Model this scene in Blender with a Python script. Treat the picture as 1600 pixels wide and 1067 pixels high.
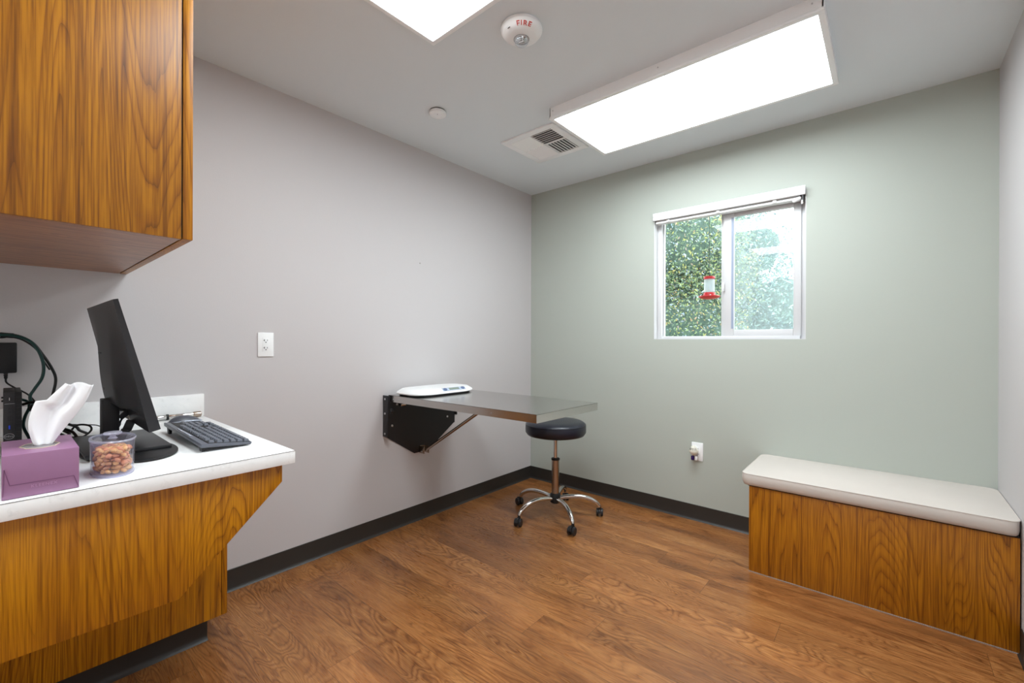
import bpy, bmesh, math, random
from mathutils import Vector, Matrix, noise as mn
from math import sin, cos, pi, radians, sqrt, atan2, hypot

for o in list(bpy.data.objects):
    bpy.data.objects.remove(o, do_unlink=True)
SC = bpy.context.scene
COL = SC.collection

# ------------------------------------------------------------------ room size (metres)
W, D, H, Y0 = 2.732, 2.988, 2.44, -1.45      # wall_left at x=0, wall_back (green) at y=D

# ------------------------------------------------------------------ camera
cam = bpy.data.objects.new('camera', bpy.data.cameras.new('camera'))
COL.objects.link(cam)
F = Vector((-0.65059234, 0.75942658, -0.00093225))
R = Vector((0.75942124, 0.65059163, 0.0031487))
U = R.cross(F)
m = Matrix((R, U, -F)).transposed().to_4x4()
m.translation = Vector((2.34356, 0.0, 1.1784))
cam.matrix_world = m
cam.data.sensor_fit = 'HORIZONTAL'
cam.data.sensor_width = 36.0
cam.data.lens = 684.67 / 1600 * 36
cam.data.clip_start = 0.02
SC.camera = cam

# ------------------------------------------------------------------ world, exposure
SC.view_settings.view_transform = 'Standard'
SC.view_settings.look = 'None'
SC.view_settings.gamma = 1.0
SC.view_settings.exposure = 0.96
SC.view_settings.use_curve_mapping = False
PANEL_STRENGTH = 7.6
WORLD_STRENGTH = 2.6
w = bpy.data.worlds.new('overcast_sky')
SC.world = w
w.use_nodes = True
w.node_tree.nodes['Background'].inputs[0].default_value = (0.90, 0.96, 1.0, 1)
w.node_tree.nodes['Background'].inputs[1].default_value = WORLD_STRENGTH
SC.cycles.max_bounces = 14
SC.cycles.diffuse_bounces = 12
SC.cycles.transparent_max_bounces = 24
SC.cycles.use_denoising = True


# ------------------------------------------------------------------ materials
def s2l(c):
    return tuple(((v / 255) / 12.92 if v / 255 <= 0.04045 else ((v / 255 + 0.055) / 1.055) ** 2.4) for v in c)


def new_mat(name):
    mt = bpy.data.materials.new(name)
    mt.use_nodes = True
    nt = mt.node_tree
    b = nt.nodes['Principled BSDF']
    return mt, nt, b


def M(name, rgb, rough=0.5, metal=0.0, bump=0.0, bscale=300, var=0.0, vscale=8, coat=0.0, spec=0.5, sheen=0):
    """plain procedural material, rgb in sRGB 0-255"""
    mt, nt, b = new_mat(name)
    c = s2l(rgb)
    b.inputs['Base Color'].default_value = (*c, 1)
    b.inputs['Roughness'].default_value = rough
    b.inputs['Metallic'].default_value = metal
    b.inputs['Specular IOR Level'].default_value = spec
    b.inputs['Coat Weight'].default_value = coat
    b.inputs['Sheen Weight'].default_value = sheen
    geo = nt.nodes.new('ShaderNodeNewGeometry')
    if var:
        n = nt.nodes.new('ShaderNodeTexNoise'); n.inputs['Scale'].default_value = vscale
        n.inputs['Detail'].default_value = 5
        nt.links.new(geo.outputs['Position'], n.inputs['Vector'])
        r = nt.nodes.new('ShaderNodeValToRGB')
        r.color_ramp.elements[0].position = 0.3; r.color_ramp.elements[1].position = 0.7
        r.color_ramp.elements[0].color = (*[v * (1 - var) for v in c], 1)
        r.color_ramp.elements[1].color = (*[min(1, v * (1 + var)) for v in c], 1)
        nt.links.new(n.outputs['Fac'], r.inputs['Fac'])
        nt.links.new(r.outputs['Color'], b.inputs['Base Color'])
    if bump:
        n = nt.nodes.new('ShaderNodeTexNoise'); n.inputs['Scale'].default_value = bscale
        n.inputs['Detail'].default_value = 3
        nt.links.new(geo.outputs['Position'], n.inputs['Vector'])
        bp = nt.nodes.new('ShaderNodeBump'); bp.inputs['Strength'].default_value = bump
        bp.inputs['Distance'].default_value = 0.002
        nt.links.new(n.outputs['Fac'], bp.inputs['Height'])
        nt.links.new(bp.outputs['Normal'], b.inputs['Normal'])
    return mt


def ramp(nt, fac, stops):
    r = nt.nodes.new('ShaderNodeValToRGB')
    e = r.color_ramp.elements
    while len(e) < len(stops):
        e.new(0.5)
    for k, (p, c) in enumerate(stops):
        e[k].position = p
        e[k].color = (*c, 1) if len(c) == 3 else c
    nt.links.new(fac, r.inputs['Fac'])
    return r.outputs['Color']


def math_n(nt, op, a, b=None, c=None):
    n = nt.nodes.new('ShaderNodeMath'); n.operation = op
    for k, v in enumerate((a, b, c)):
        if v is None: continue
        if isinstance(v, (int, float)): n.inputs[k].default_value = v
        else: nt.links.new(v, n.inputs[k])
    return n.outputs[0]


def noise_n(nt, vec, scale=1, detail=2, rough=0.5, dist=0.0):
    n = nt.nodes.new('ShaderNodeTexNoise')
    n.inputs['Scale'].default_value = scale; n.inputs['Detail'].default_value = detail
    n.inputs['Roughness'].default_value = rough; n.inputs['Distortion'].default_value = dist
    nt.links.new(vec, n.inputs['Vector'])
    return n.outputs['Fac']


def scale_n(nt, vec, s, off=None):
    n = nt.nodes.new('ShaderNodeMapping')
    n.inputs['Scale'].default_value = s
    if off: n.inputs['Location'].default_value = off
    nt.links.new(vec, n.inputs['Vector'])
    return n.outputs['Vector']


def mixc(nt, a, b, fac, mode='MIX'):
    n = nt.nodes.new('ShaderNodeMix'); n.data_type = 'RGBA'; n.blend_type = mode
    for sock, v in ((n.inputs[6], a), (n.inputs[7], b)):
        if isinstance(v, tuple): sock.default_value = (*v, 1)
        else: nt.links.new(v, sock)
    if isinstance(fac, (int, float)): n.inputs[0].default_value = fac
    else: nt.links.new(fac, n.inputs[0])
    return n.outputs[2]


def wood_laminate(name, grain='z', off=(0, 0, 0), c_light=(188, 125, 12), c_mid=(156, 94, 6), c_dark=(96, 52, 4), rough=0.36):
    mt, nt, b = new_mat(name)
    geo = nt.nodes.new('ShaderNodeNewGeometry')
    P = scale_n(nt, geo.outputs['Position'], (1, 1, 1), off)
    s = {'z': (1, 1, .075), 'y': (1, .16, 1), 'x': (.09, 1, 1)}[grain]

    def sc(k, ext=1.0):
        return tuple(k if v == 1 else k * v * ext for v in s)
    h = noise_n(nt, scale_n(nt, P, sc(4.6)), 1, 1.8, 0.45, 0.35)
    wob = noise_n(nt, scale_n(nt, P, sc(46, .8)), 1, 2, 0.5)
    hh = math_n(nt, 'ADD', math_n(nt, 'MULTIPLY', h, 58), math_n(nt, 'MULTIPLY', wob, 0.8))
    saw = math_n(nt, 'FRACT', hh)
    rings = ramp(nt, saw, [(0.0, s2l(c_dark)), (0.10, s2l(c_mid)), (0.45, s2l(c_light)), (0.85, s2l(c_light)), (1.0, s2l(c_mid))])
    tone = noise_n(nt, scale_n(nt, P, sc(9, .6)), 1, 3, 0.5)
    base = ramp(nt, tone, [(0.30, s2l(c_mid)), (0.72, s2l(c_light))])
    amp = noise_n(nt, scale_n(nt, P, sc(6, 1), (3, 7, 1)), 1, 1, 0.5)
    ampf = ramp(nt, amp, [(0.35, (0.2,) * 3), (0.62, (0.7,) * 3)])
    col = mixc(nt, base, rings, ampf)
    fib = noise_n(nt, scale_n(nt, P, sc(240, .30)), 1, 3, 0.6)
    col = mixc(nt, col, ramp(nt, fib, [(0.36, (0.58, 0.50, 0.40)), (0.56, (1.08, 1.08, 1.06))]), 0.8, 'MULTIPLY')
    lines = noise_n(nt, scale_n(nt, P, sc(110, .10)), 1, 2, 0.5)
    col = mixc(nt, col, ramp(nt, lines, [(0.33, (0.50, 0.42, 0.34)), (0.47, (1, 1, 1))]), 0.8, 'MULTIPLY')
    nt.links.new(col, b.inputs['Base Color'])
    b.inputs['Roughness'].default_value = rough
    b.inputs['Specular IOR Level'].default_value = 0.45
    return mt


def floor_material():
    mt, nt, b = new_mat('vinyl_plank_floor')
    geo = nt.nodes.new('ShaderNodeNewGeometry')
    sep = nt.nodes.new('ShaderNodeSeparateXYZ'); nt.links.new(geo.outputs['Position'], sep.inputs[0])
    x, y = sep.outputs[0], sep.outputs[1]
    PW, PL = 0.152, 1.22
    yr = math_n(nt, 'DIVIDE', math_n(nt, 'ADD', y, 10.03), PW)
    row = math_n(nt, 'FLOOR', yr)
    fy = math_n(nt, 'FRACT', yr)
    wn = nt.nodes.new('ShaderNodeTexWhiteNoise'); wn.noise_dimensions = '1D'
    nt.links.new(row, wn.inputs['W'])
    xr = math_n(nt, 'ADD', math_n(nt, 'DIVIDE', math_n(nt, 'ADD', x, 10), PL), wn.outputs['Value'])
    colm = math_n(nt, 'FLOOR', xr)
    fx = math_n(nt, 'FRACT', xr)
    cv = nt.nodes.new('ShaderNodeCombineXYZ'); nt.links.new(row, cv.inputs[0]); nt.links.new(colm, cv.inputs[1])
    wn2 = nt.nodes.new('ShaderNodeTexWhiteNoise'); wn2.noise_dimensions = '3D'
    nt.links.new(cv.outputs[0], wn2.inputs['Vector'])
    rnd = wn2.outputs['Value']
    off = nt.nodes.new('ShaderNodeVectorMath'); off.operation = 'MULTIPLY_ADD'
    nt.links.new(wn2.outputs['Color'], off.inputs[0]); off.inputs[1].default_value = (7, 7, 20)
    nt.links.new(geo.outputs['Position'], off.inputs[2])
    P = off.outputs[0]
    h = noise_n(nt, scale_n(nt, P, (1.1, 5.0, 1)), 1, 2.2, 0.45, 1.1)
    wob = noise_n(nt, scale_n(nt, P, (9, 45, 1)), 1, 2, 0.5)
    hh = math_n(nt, 'ADD', math_n(nt, 'MULTIPLY', h, 30), math_n(nt, 'MULTIPLY', wob, 1.1))
    saw = math_n(nt, 'FRACT', hh)
    L, Mi, Dk = s2l((180, 127, 76)), s2l((148, 95, 52)), s2l((100, 60, 31))
    rings = ramp(nt, saw, [(0, Dk), (0.14, Mi), (0.55, L), (0.88, Mi), (1, Dk)])
    tone = noise_n(nt, scale_n(nt, P, (2.2, 9, 1)), 1, 3, 0.55)
    base = ramp(nt, tone, [(0.28, Dk), (0.5, Mi), (0.72, L)])
    amp = noise_n(nt, scale_n(nt, P, (1.5, 4, 1), (5, 2, 0)), 1, 1, 0.5)
    col = mixc(nt, base, rings, ramp(nt, amp, [(0.35, (0.12,) * 3), (0.65, (0.62,) * 3)]))
    fib = noise_n(nt, scale_n(nt, P, (10, 190, 1)), 1, 3, 0.6)
    col = mixc(nt, col, ramp(nt, fib, [(0.36, (0.66, 0.60, 0.55)), (0.58, (1.06, 1.06, 1.06))]), 0.75, 'MULTIPLY')
    kn = noise_n(nt, scale_n(nt, P, (3.2, 8, 1), (1, 9, 0)), 1, 3, 0.6, 1.2)
    col = mixc(nt, col, ramp(nt, kn, [(0.27, (0.42, 0.33, 0.28)), (0.38, (1, 1, 1))]), 0.8, 'MULTIPLY')
    tint = ramp(nt, rnd, [(0, (0.86, 0.84, 0.82)), (1, (1.10, 1.08, 1.06))])
    col = mixc(nt, col, tint, 1.0, 'MULTIPLY')
    # plank joints
    ey = math_n(nt, 'MULTIPLY', math_n(nt, 'MINIMUM', fy, math_n(nt, 'SUBTRACT', 1, fy)), PW)
    ex = math_n(nt, 'MULTIPLY', math_n(nt, 'MINIMUM', fx, math_n(nt, 'SUBTRACT', 1, fx)), PL)
    e = math_n(nt, 'MINIMUM', ey, ex)
    joint = math_n(nt, 'LESS_THAN', e, 0.0007)
    col = mixc(nt, col, (0.035, 0.018, 0.010), math_n(nt, 'MULTIPLY', joint, 0.75))
    nt.links.new(col, b.inputs['Base Color'])
    rr = ramp(nt, fib, [(0.3, (0.34,) * 3), (0.7, (0.26,) * 3)])
    nt.links.new(rr, b.inputs['Roughness'])
    bp = nt.nodes.new('ShaderNodeBump'); bp.inputs['Strength'].default_value = 0.12; bp.inputs['Distance'].default_value = 0.001
    nt.links.new(fib, bp.inputs['Height']); nt.links.new(bp.outputs['Normal'], b.inputs['Normal'])
    return mt


def laminate_top():
    mt, nt, b = new_mat('white_marbled_laminate')
    geo = nt.nodes.new('ShaderNodeNewGeometry')
    a = noise_n(nt, geo.outputs['Position'], 9, 6, 0.65, 1.2)
    c = ramp(nt, a, [(0.30, s2l((232, 233, 234))), (0.48, s2l((238, 238, 238))), (0.7, s2l((243, 243, 243)))])
    g = noise_n(nt, geo.outputs['Position'], 46, 4, 0.7, 0.5)
    c = mixc(nt, c, ramp(nt, g, [(0.30, (0.84, 0.84, 0.83)), (0.42, (1, 1, 1))]), 0.6, 'MULTIPLY')
    nt.links.new(c, b.inputs['Base Color']); b.inputs['Roughness'].default_value = 0.4
    return mt


def clear_mat(name, tint=(1, 1, 1), ior=1.45, rough=0.02, haze=0.0, hazecol=(0.9, 0.93, 1.0)):
    """thin clear sheet: see-through with fresnel reflection, optional milky share"""
    mt = bpy.data.materials.new(name); mt.use_nodes = True
    nt = mt.node_tree; nt.nodes.clear()
    out = nt.nodes.new('ShaderNodeOutputMaterial')
    tr = nt.nodes.new('ShaderNodeBsdfTransparent'); tr.inputs[0].default_value = (*tint, 1)
    gl = nt.nodes.new('ShaderNodeBsdfGlossy'); gl.inputs['Roughness'].default_value = rough
    fr = nt.nodes.new('ShaderNodeFresnel'); fr.inputs[0].default_value = ior
    gg = nt.nodes.new('ShaderNodeNewGeometry')
    front = math_n(nt, 'SUBTRACT', 1.0, gg.outputs['Backfacing'])      # no total internal reflection in thin sheets
    mx = nt.nodes.new('ShaderNodeMixShader')
    nt.links.new(math_n(nt, 'MULTIPLY', fr.outputs[0], front), mx.inputs[0]); nt.links.new(tr.outputs[0], mx.inputs[1]); nt.links.new(gl.outputs[0], mx.inputs[2])
    last = mx.outputs[0]
    if haze:
        df = nt.nodes.new('ShaderNodeBsdfDiffuse'); df.inputs[0].default_value = (*hazecol, 1)
        tl = nt.nodes.new('ShaderNodeBsdfTranslucent'); tl.inputs[0].default_value = (*hazecol, 1)
        ad = nt.nodes.new('ShaderNodeMixShader'); ad.inputs[0].default_value = 0.5
        nt.links.new(df.outputs[0], ad.inputs[1]); nt.links.new(tl.outputs[0], ad.inputs[2])
        m2 = nt.nodes.new('ShaderNodeMixShader'); m2.inputs[0].default_value = haze
        nt.links.new(last, m2.inputs[1]); nt.links.new(ad.outputs[0], m2.inputs[2])
        last = m2.outputs[0]
    nt.links.new(last, out.inputs[0])
    return mt


def emit_mat(name, col, strength):
    mt = bpy.data.materials.new(name); mt.use_nodes = True
    nt = mt.node_tree; nt.nodes.clear()
    out = nt.nodes.new('ShaderNodeOutputMaterial')
    e = nt.nodes.new('ShaderNodeEmission'); e.inputs[0].default_value = (*col, 1); e.inputs[1].default_value = strength
    nt.links.new(e.outputs[0], out.inputs[0])
    return mt


def leaf_mat(name, stops, rough=0.5):
    mt, nt, b = new_mat(name)
    geo = nt.nodes.new('ShaderNodeNewGeometry')
    c = ramp(nt, geo.outputs['Random Per Island'], stops)
    nt.links.new(c, b.inputs['Base Color']); b.inputs['Roughness'].default_value = rough
    tl = nt.nodes.new('ShaderNodeBsdfTranslucent'); nt.links.new(c, tl.inputs[0])
    mx = nt.nodes.new('ShaderNodeMixShader'); mx.inputs[0].default_value = 0.35
    out = nt.nodes['Material Output']
    nt.links.new(b.outputs[0], mx.inputs[1]); nt.links.new(tl.outputs[0], mx.inputs[2]); nt.links.new(mx.outputs[0], out.inputs[0])
    return mt


def brushed_steel():
    mt, nt, b = new_mat('brushed_stainless_steel')
    geo = nt.nodes.new('ShaderNodeNewGeometry')
    n = noise_n(nt, scale_n(nt, geo.outputs['Position'], (6, 900, 900)), 1, 2, 0.5)
    b.inputs['Base Color'].default_value = (*s2l((196, 193, 190)), 1)
    b.inputs['Metallic'].default_value = 1
    nt.links.new(ramp(nt, n, [(0.3, (0.20,) * 3), (0.7, (0.26,) * 3)]), b.inputs['Roughness'])
    return mt


m_wall_l = M('painted_wall_warm_grey', (196, 192, 193), 0.62, bump=0.12, bscale=160)
m_wall_g = M('painted_wall_sage_green', (179, 185, 177), 0.6, bump=0.12, bscale=160)
m_wall_f = M('painted_wall_white', (232, 232, 230), 0.7)
m_ceiling = M('painted_ceiling_grey', (222, 228, 232), 0.7, bump=0.1, bscale=160)
m_floor = floor_material()
m_base = M('dark_vinyl_cove_base', (44, 41, 38), 0.42)
m_wood_v = wood_laminate('oak_laminate_vertical_grain', 'z')
m_wood_door = wood_laminate('oak_laminate_door_shaded', 'z', (0.31, 1.37, 0.2), (170, 111, 8), (140, 84, 4), (86, 46, 3))  # same oak laminate, darkened in colour to offset light from the added panel
m_wood_bench = wood_laminate('oak_laminate_bench', 'z', (2.3, 0.4, 0.9), (184, 119, 18), (152, 90, 8), (94, 50, 4))
m_wood_y = wood_laminate('oak_laminate_underside', 'y', (0.2, 0.1, 0.4), (176, 122, 80), (146, 96, 62), (112, 70, 44), 0.3)
m_gap = M('dark_joint', (30, 20, 12), 0.8)
m_top = laminate_top()
m_edge = M('laminate_seam_line', (128, 126, 124), 0.6)
m_white = M('white_plastic', (240, 241, 242), 0.35)
m_white2 = M('white_enamelled_metal', (242, 243, 244), 0.4)
m_vinyl = M('white_vinyl_frame', (208, 208, 210), 0.35)
m_steel = brushed_steel()
m_chrome = M('polished_chrome', (214, 212, 210), 0.08, metal=1.0)
m_rod = M('satin_steel', (176, 160, 146), 0.25, metal=1.0)
m_screw = M('zinc_screw', (205, 205, 208), 0.3, metal=0.9)
m_black_metal = M('black_powder_coat', (26, 26, 29), 0.38)
m_black = M('black_plastic', (34, 34, 37), 0.42)
m_black2 = M('matt_black_plastic', (22, 22, 24), 0.5)
m_vinyl_navy = M('black_navy_upholstery_vinyl', (22, 24, 38), 0.33, bump=0.15, bscale=500)
m_cush = M('cream_upholstery_vinyl', (207, 199, 192), 0.5, bump=0.25, bscale=700, var=0.02)
m_kbd = M('grey_keyboard_plastic', (92, 95, 105), 0.38)
m_key = M('dark_grey_keycap', (98, 102, 112), 0.42)
m_keyred = M('black_keyboard_bed', (16, 16, 19), 0.55)
m_panel = emit_mat('lit_light_diffuser', (0.90, 0.975, 1.0), PANEL_STRENGTH)
m_glass = clear_mat('window_glass', (0.97, 1.0, 0.99), 1.5, 0.0)
m_screen = clear_mat('insect_screen_mesh', (1, 1, 1), 1.05, 0.3, 0.15, (0.86, 0.94, 1.0))  # pale haze colour stands in for glare on the mesh
m_clear = clear_mat('clear_acrylic', (0.95, 0.95, 0.985), 1.5, 0.03, 0.05, (0.86, 0.86, 0.98))
m_clear2 = clear_mat('clear_acrylic_thick', (0.85, 0.86, 0.93), 1.6, 0.03, 0.28, (0.85, 0.86, 0.97))
m_strobe = clear_mat('clear_strobe_lens', (0.86, 0.87, 0.88), 1.7, 0.05, 0.12)
m_purple = M('mauve_carton', (148, 106, 139), 0.36, var=0.03, vscale=30)
m_purple2 = M('mauve_carton_flap_line', (112, 70, 104), 0.5)
m_purple3 = M('pale_mauve_print', (176, 132, 166), 0.45)
m_gold = M('pale_gold_rim', (206, 188, 160), 0.35)
m_film = clear_mat('tissue_slot_film', (0.8, 0.8, 0.8), 1.5, 0.1, 0.45, (0.62, 0.6, 0.6))
m_tissue = M('white_tissue_paper', (240, 240, 242), 0.85)
m_teal = M('dark_teal_cable', (10, 62, 58), 0.4)
m_cable = M('black_cable', (16, 16, 17), 0.4)
m_red = M('red_print', (196, 70, 62), 0.6)
m_redpl = M('red_plastic', (190, 22, 38), 0.35)
m_darkslot = M('dark_slot', (38, 38, 40), 0.7)
m_slat = M('white_vent_slat', (247, 247, 247), 0.45)
m_ventdark = M('vent_throat', (104, 106, 108), 0.7)
m_blueusb = M('blue_usb_tongue', (20, 60, 210), 0.4)
m_greymark = M('light_grey_print', (170, 172, 176), 0.5)
m_purpleoil = M('dark_violet_oil_bottle', (42, 24, 96), 0.2)
m_lcd = M('lcd_grey_green', (132, 144, 134), 0.25)
m_bluebtn = M('slate_blue_button', (86, 102, 136), 0.4)
m_paleblue = M('pale_blue_console', (178, 190, 208), 0.4)
m_caulk = M('grey_caulk_line', (150, 138, 132), 0.6)
m_mouse = M('grey_mouse_shell', (84, 86, 94), 0.35)
m_mouse2 = M('silver_mouse_trim', (176, 182, 196), 0.25, metal=0.4)
m_kib = [M('tan_kibble', (224, 172, 108), 0.75, var=0.15, vscale=220), M('rust_kibble', (210, 136, 92), 0.75, var=0.15, vscale=220),
         M('brown_kibble', (188, 132, 82), 0.75, var=0.15, vscale=220)]
m_leafA = leaf_mat('hedge_leaves', [(0, s2l((78, 100, 104))), (0.25, s2l((116, 142, 120))), (0.5, s2l((160, 180, 152))), (0.68, s2l((186, 206, 140))), (0.76, s2l((224, 218, 130))), (0.82, s2l((214, 176, 140))), (0.88, s2l((170, 190, 214))), (1, s2l((236, 244, 246)))])
m_leafB = leaf_mat('tree_leaves', [(0, s2l((78, 108, 118))), (0.4, s2l((118, 152, 146))), (0.8, s2l((160, 188, 172))), (1, s2l((226, 240, 240)))])
m_bark = M('grey_bark', (96, 84, 74), 0.85, bump=0.5, bscale=40)
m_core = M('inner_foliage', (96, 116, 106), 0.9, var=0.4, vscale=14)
m_ground = M('garden_ground', (120, 122, 104), 0.9, var=0.25, vscale=6)
m_label = M('cream_sticker', (196, 184, 168), 0.5)
m_feederglass = clear_mat('feeder_bottle', (0.86, 0.9, 0.95), 1.45, 0.03, 0.35, (0.85, 0.88, 0.92))
m_eave = M('white_painted_eave', (176, 180, 176), 0.7)


# ------------------------------------------------------------------ mesh builder
class MB:
    def __init__(self):
        self.bm = bmesh.new()

    def box(self, x0, x1, y0, y1, z0, z1, bev=0.0, seg=2):
        vs = [self.bm.verts.new(p) for p in ((x0, y0, z0), (x1, y0, z0), (x1, y1, z0), (x0, y1, z0), (x0, y0, z1), (x1, y0, z1), (x1, y1, z1), (x0, y1, z1))]
        fs = [self.bm.faces.new([vs[i] for i in f]) for f in ((3, 2, 1, 0), (4, 5, 6, 7), (0, 1, 5, 4), (1, 2, 6, 5), (2, 3, 7, 6), (3, 0, 4, 7))]
        if bev:
            es = list({e for f in fs for e in f.edges})
            bmesh.ops.bevel(self.bm, geom=es, offset=bev, segments=seg, profile=0.5, affect='EDGES')
        return self

    def obox(self, c, ax, ay, az, hx, hy, hz, bev=0.0, seg=2):
        """oriented box: centre, three unit axes, half sizes"""
        c = Vector(c); ax, ay, az = Vector(ax) * hx, Vector(ay) * hy, Vector(az) * hz
        vs = [self.bm.verts.new(c + sx * ax + sy * ay + sz * az) for sz in (-1, 1) for sx, sy in ((-1, -1), (1, -1), (1, 1), (-1, 1))]
        fs = [self.bm.faces.new([vs[i] for i in f]) for f in ((3, 2, 1, 0), (4, 5, 6, 7), (0, 1, 5, 4), (1, 2, 6, 5), (2, 3, 7, 6), (3, 0, 4, 7))]
        if bev:
            es = list({e for f in fs for e in f.edges})
            bmesh.ops.bevel(self.bm, geom=es, offset=bev, segments=seg, profile=0.5, affect='EDGES')
        return self

    def prism(self, poly, axis, a, b, bev=0.0):
        """polygon of 2-D points extruded along axis 'x','y','z' from a to b"""
        def P(p, t):
            return {'x': (t, p[0], p[1]), 'y': (p[0], t, p[1]), 'z': (p[0], p[1], t)}[axis]
        A = [self.bm.verts.new(P(p, a)) for p in poly]; B = [self.bm.verts.new(P(p, b)) for p in poly]
        n = len(poly)
        fs = [self.bm.faces.new(A[::-1]), self.bm.faces.new(B)]
        for i in range(n):
            fs.append(self.bm.faces.new((A[i], A[(i + 1) % n], B[(i + 1) % n], B[i])))
        if bev:
            es = list({e for f in fs for e in f.edges})
            bmesh.ops.bevel(self.bm, geom=es, offset=bev, segments=2, profile=0.5, affect='EDGES')
        return self

    def tube(self, pts, r, seg=10, close=False, caps=True, smooth_n=0):
        pts = [Vector(p) for p in pts]
        rs = r if isinstance(r, (list, tuple)) else [r] * len(pts)
        if smooth_n:
            pts, rs = catmull(pts, rs, smooth_n, close)
        rings = []
        n = len(pts)
        prev = None
        for i, p in enumerate(pts):
            if close: t = pts[(i + 1) % n] - pts[i - 1]
            else: t = pts[min(i + 1, n - 1)] - pts[max(i - 1, 0)]
            t.normalize()
            if prev is None:
                a = Vector((0, 0, 1)) if abs(t.z) < 0.9 else Vector((1, 0, 0))
                u = t.cross(a).normalized()
            else:
                u = (prev - t * prev.dot(t)).normalized()
            prev = u
            v = t.cross(u)
            rings.append([self.bm.verts.new(p + (u * cos(2 * pi * k / seg) + v * sin(2 * pi * k / seg)) * rs[i]) for k in range(seg)])
        for i in range(n if close else n - 1):
            A, B = rings[i], rings[(i + 1) % n]
            for k in range(seg):
                self.bm.faces.new((A[k], A[(k + 1) % seg], B[(k + 1) % seg], B[k]))
        if caps and not close:
            self.bm.faces.new(rings[0][::-1]); self.bm.faces.new(rings[-1])
        return self

    def lathe(self, prof, c=(0, 0, 0), axis=(0, 0, 1), seg=40, sx=1.0, sy=1.0, xdir=None, cap=True):
        """prof = [(radius, height)]; closed with caps where radius > 0"""
        c = Vector(c); az = Vector(axis).normalized()
        if xdir is None:
            xdir = Vector((1, 0, 0)) if abs(az.x) < 0.9 else Vector((0, 1, 0))
        ax = (Vector(xdir) - az * Vector(xdir).dot(az)).normalized(); ay = az.cross(ax)
        rings = []
        for r, h in prof:
            if r < 1e-6:
                rings.append([self.bm.verts.new(c + az * h)])
            else:
                rings.append([self.bm.verts.new(c + az * h + ax * (r * sx * cos(2 * pi * k / seg)) + ay * (r * sy * sin(2 * pi * k / seg))) for k in range(seg)])
        for A, B in zip(rings, rings[1:]):
            for k in range(seg):
                k2 = (k + 1) % seg
                if len(A) == 1 and len(B) == 1: continue
                if len(A) == 1: self.bm.faces.new((A[0], B[k2], B[k]))
                elif len(B) == 1: self.bm.faces.new((A[k], A[k2], B[0]))
                else: self.bm.faces.new((A[k], A[k2], B[k2], B[k]))
        if cap:
            if len(rings[0]) > 1: self.bm.faces.new(rings[0][::-1])
            if len(rings[-1]) > 1: self.bm.faces.new(rings[-1])
        return self

    def cyl(self, p0, p1, r, seg=24, r2=None):
        p0, p1 = Vector(p0), Vector(p1)
        return self.lathe([(r, 0), (r if r2 is None else r2, (p1 - p0).length)], p0, p1 - p0, seg)

    def grid(self, fn, nu, nv):
        V = [[self.bm.verts.new(fn(i / nu, j / nv)) for j in range(nv + 1)] for i in range(nu + 1)]
        for i in range(nu):
            for j in range(nv):
                self.bm.faces.new((V[i][j], V[i + 1][j], V[i + 1][j + 1], V[i][j + 1]))
        return self

    def build(self, name, mat, parent=None, sharp=0.6, recalc=True):
        bm = self.bm
        if recalc: bmesh.ops.recalc_face_normals(bm, faces=bm.faces)
        for f in bm.faces: f.smooth = True
        for e in bm.edges:
            if len(e.link_faces) == 2 and e.calc_face_angle(0) > sharp: e.smooth = False
        xs = [v.co for v in bm.verts]
        lo = Vector([min(p[k] for p in xs) for k in range(3)]); hi = Vector([max(p[k] for p in xs) for k in range(3)])
        c = Vector(((lo.x + hi.x) / 2, (lo.y + hi.y) / 2, lo.z))
        bmesh.ops.translate(bm, verts=bm.verts, vec=-c)
        me = bpy.data.meshes.new(name); bm.to_mesh(me); bm.free()
        o = bpy.data.objects.new(name, me); COL.objects.link(o)
        me.materials.append(mat)
        if parent:
            o.parent = parent; o.location = c - wloc(parent)
        else:
            o.location = c
        return o


def wloc(o):
    v = o.location.copy(); q = o.parent
    while q: v += q.location; q = q.parent
    return v


def catmull(pts, rs, n, close=False):
    out, ro = [], []
    N = len(pts)
    last = N if close else N - 1
    for i in range(last):
        g = (lambda k: pts[k % N]) if close else (lambda k: pts[max(0, min(N - 1, k))])
        p0, p1, p2, p3 = g(i - 1), g(i), g(i + 1), g(i + 2)
        for j in range(n):
            t = j / n
            out.append(0.5 * ((2 * p1) + (p2 - p0) * t + (2 * p0 - 5 * p1 + 4 * p2 - p3) * t * t + (3 * p1 - p0 - 3 * p2 + p3) * t ** 3))
            ro.append(rs[i] * (1 - t) + rs[(i + 1) % N] * t)
    if not close:
        out.append(pts[-1]); ro.append(rs[-1])
    return out, ro


def tag(o, label=None, cat=None, group=None, kind=None):
    if label: o['label'] = label
    if cat: o['category'] = cat
    if group: o['group'] = group
    if kind: o['kind'] = kind
    return o


def thing(name, loc, label, cat, group=None):
    o = bpy.data.objects.new(name, None); COL.objects.link(o)
    o.empty_display_size = 0.05
    o.location = loc
    return tag(o, label, cat, group)


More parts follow.
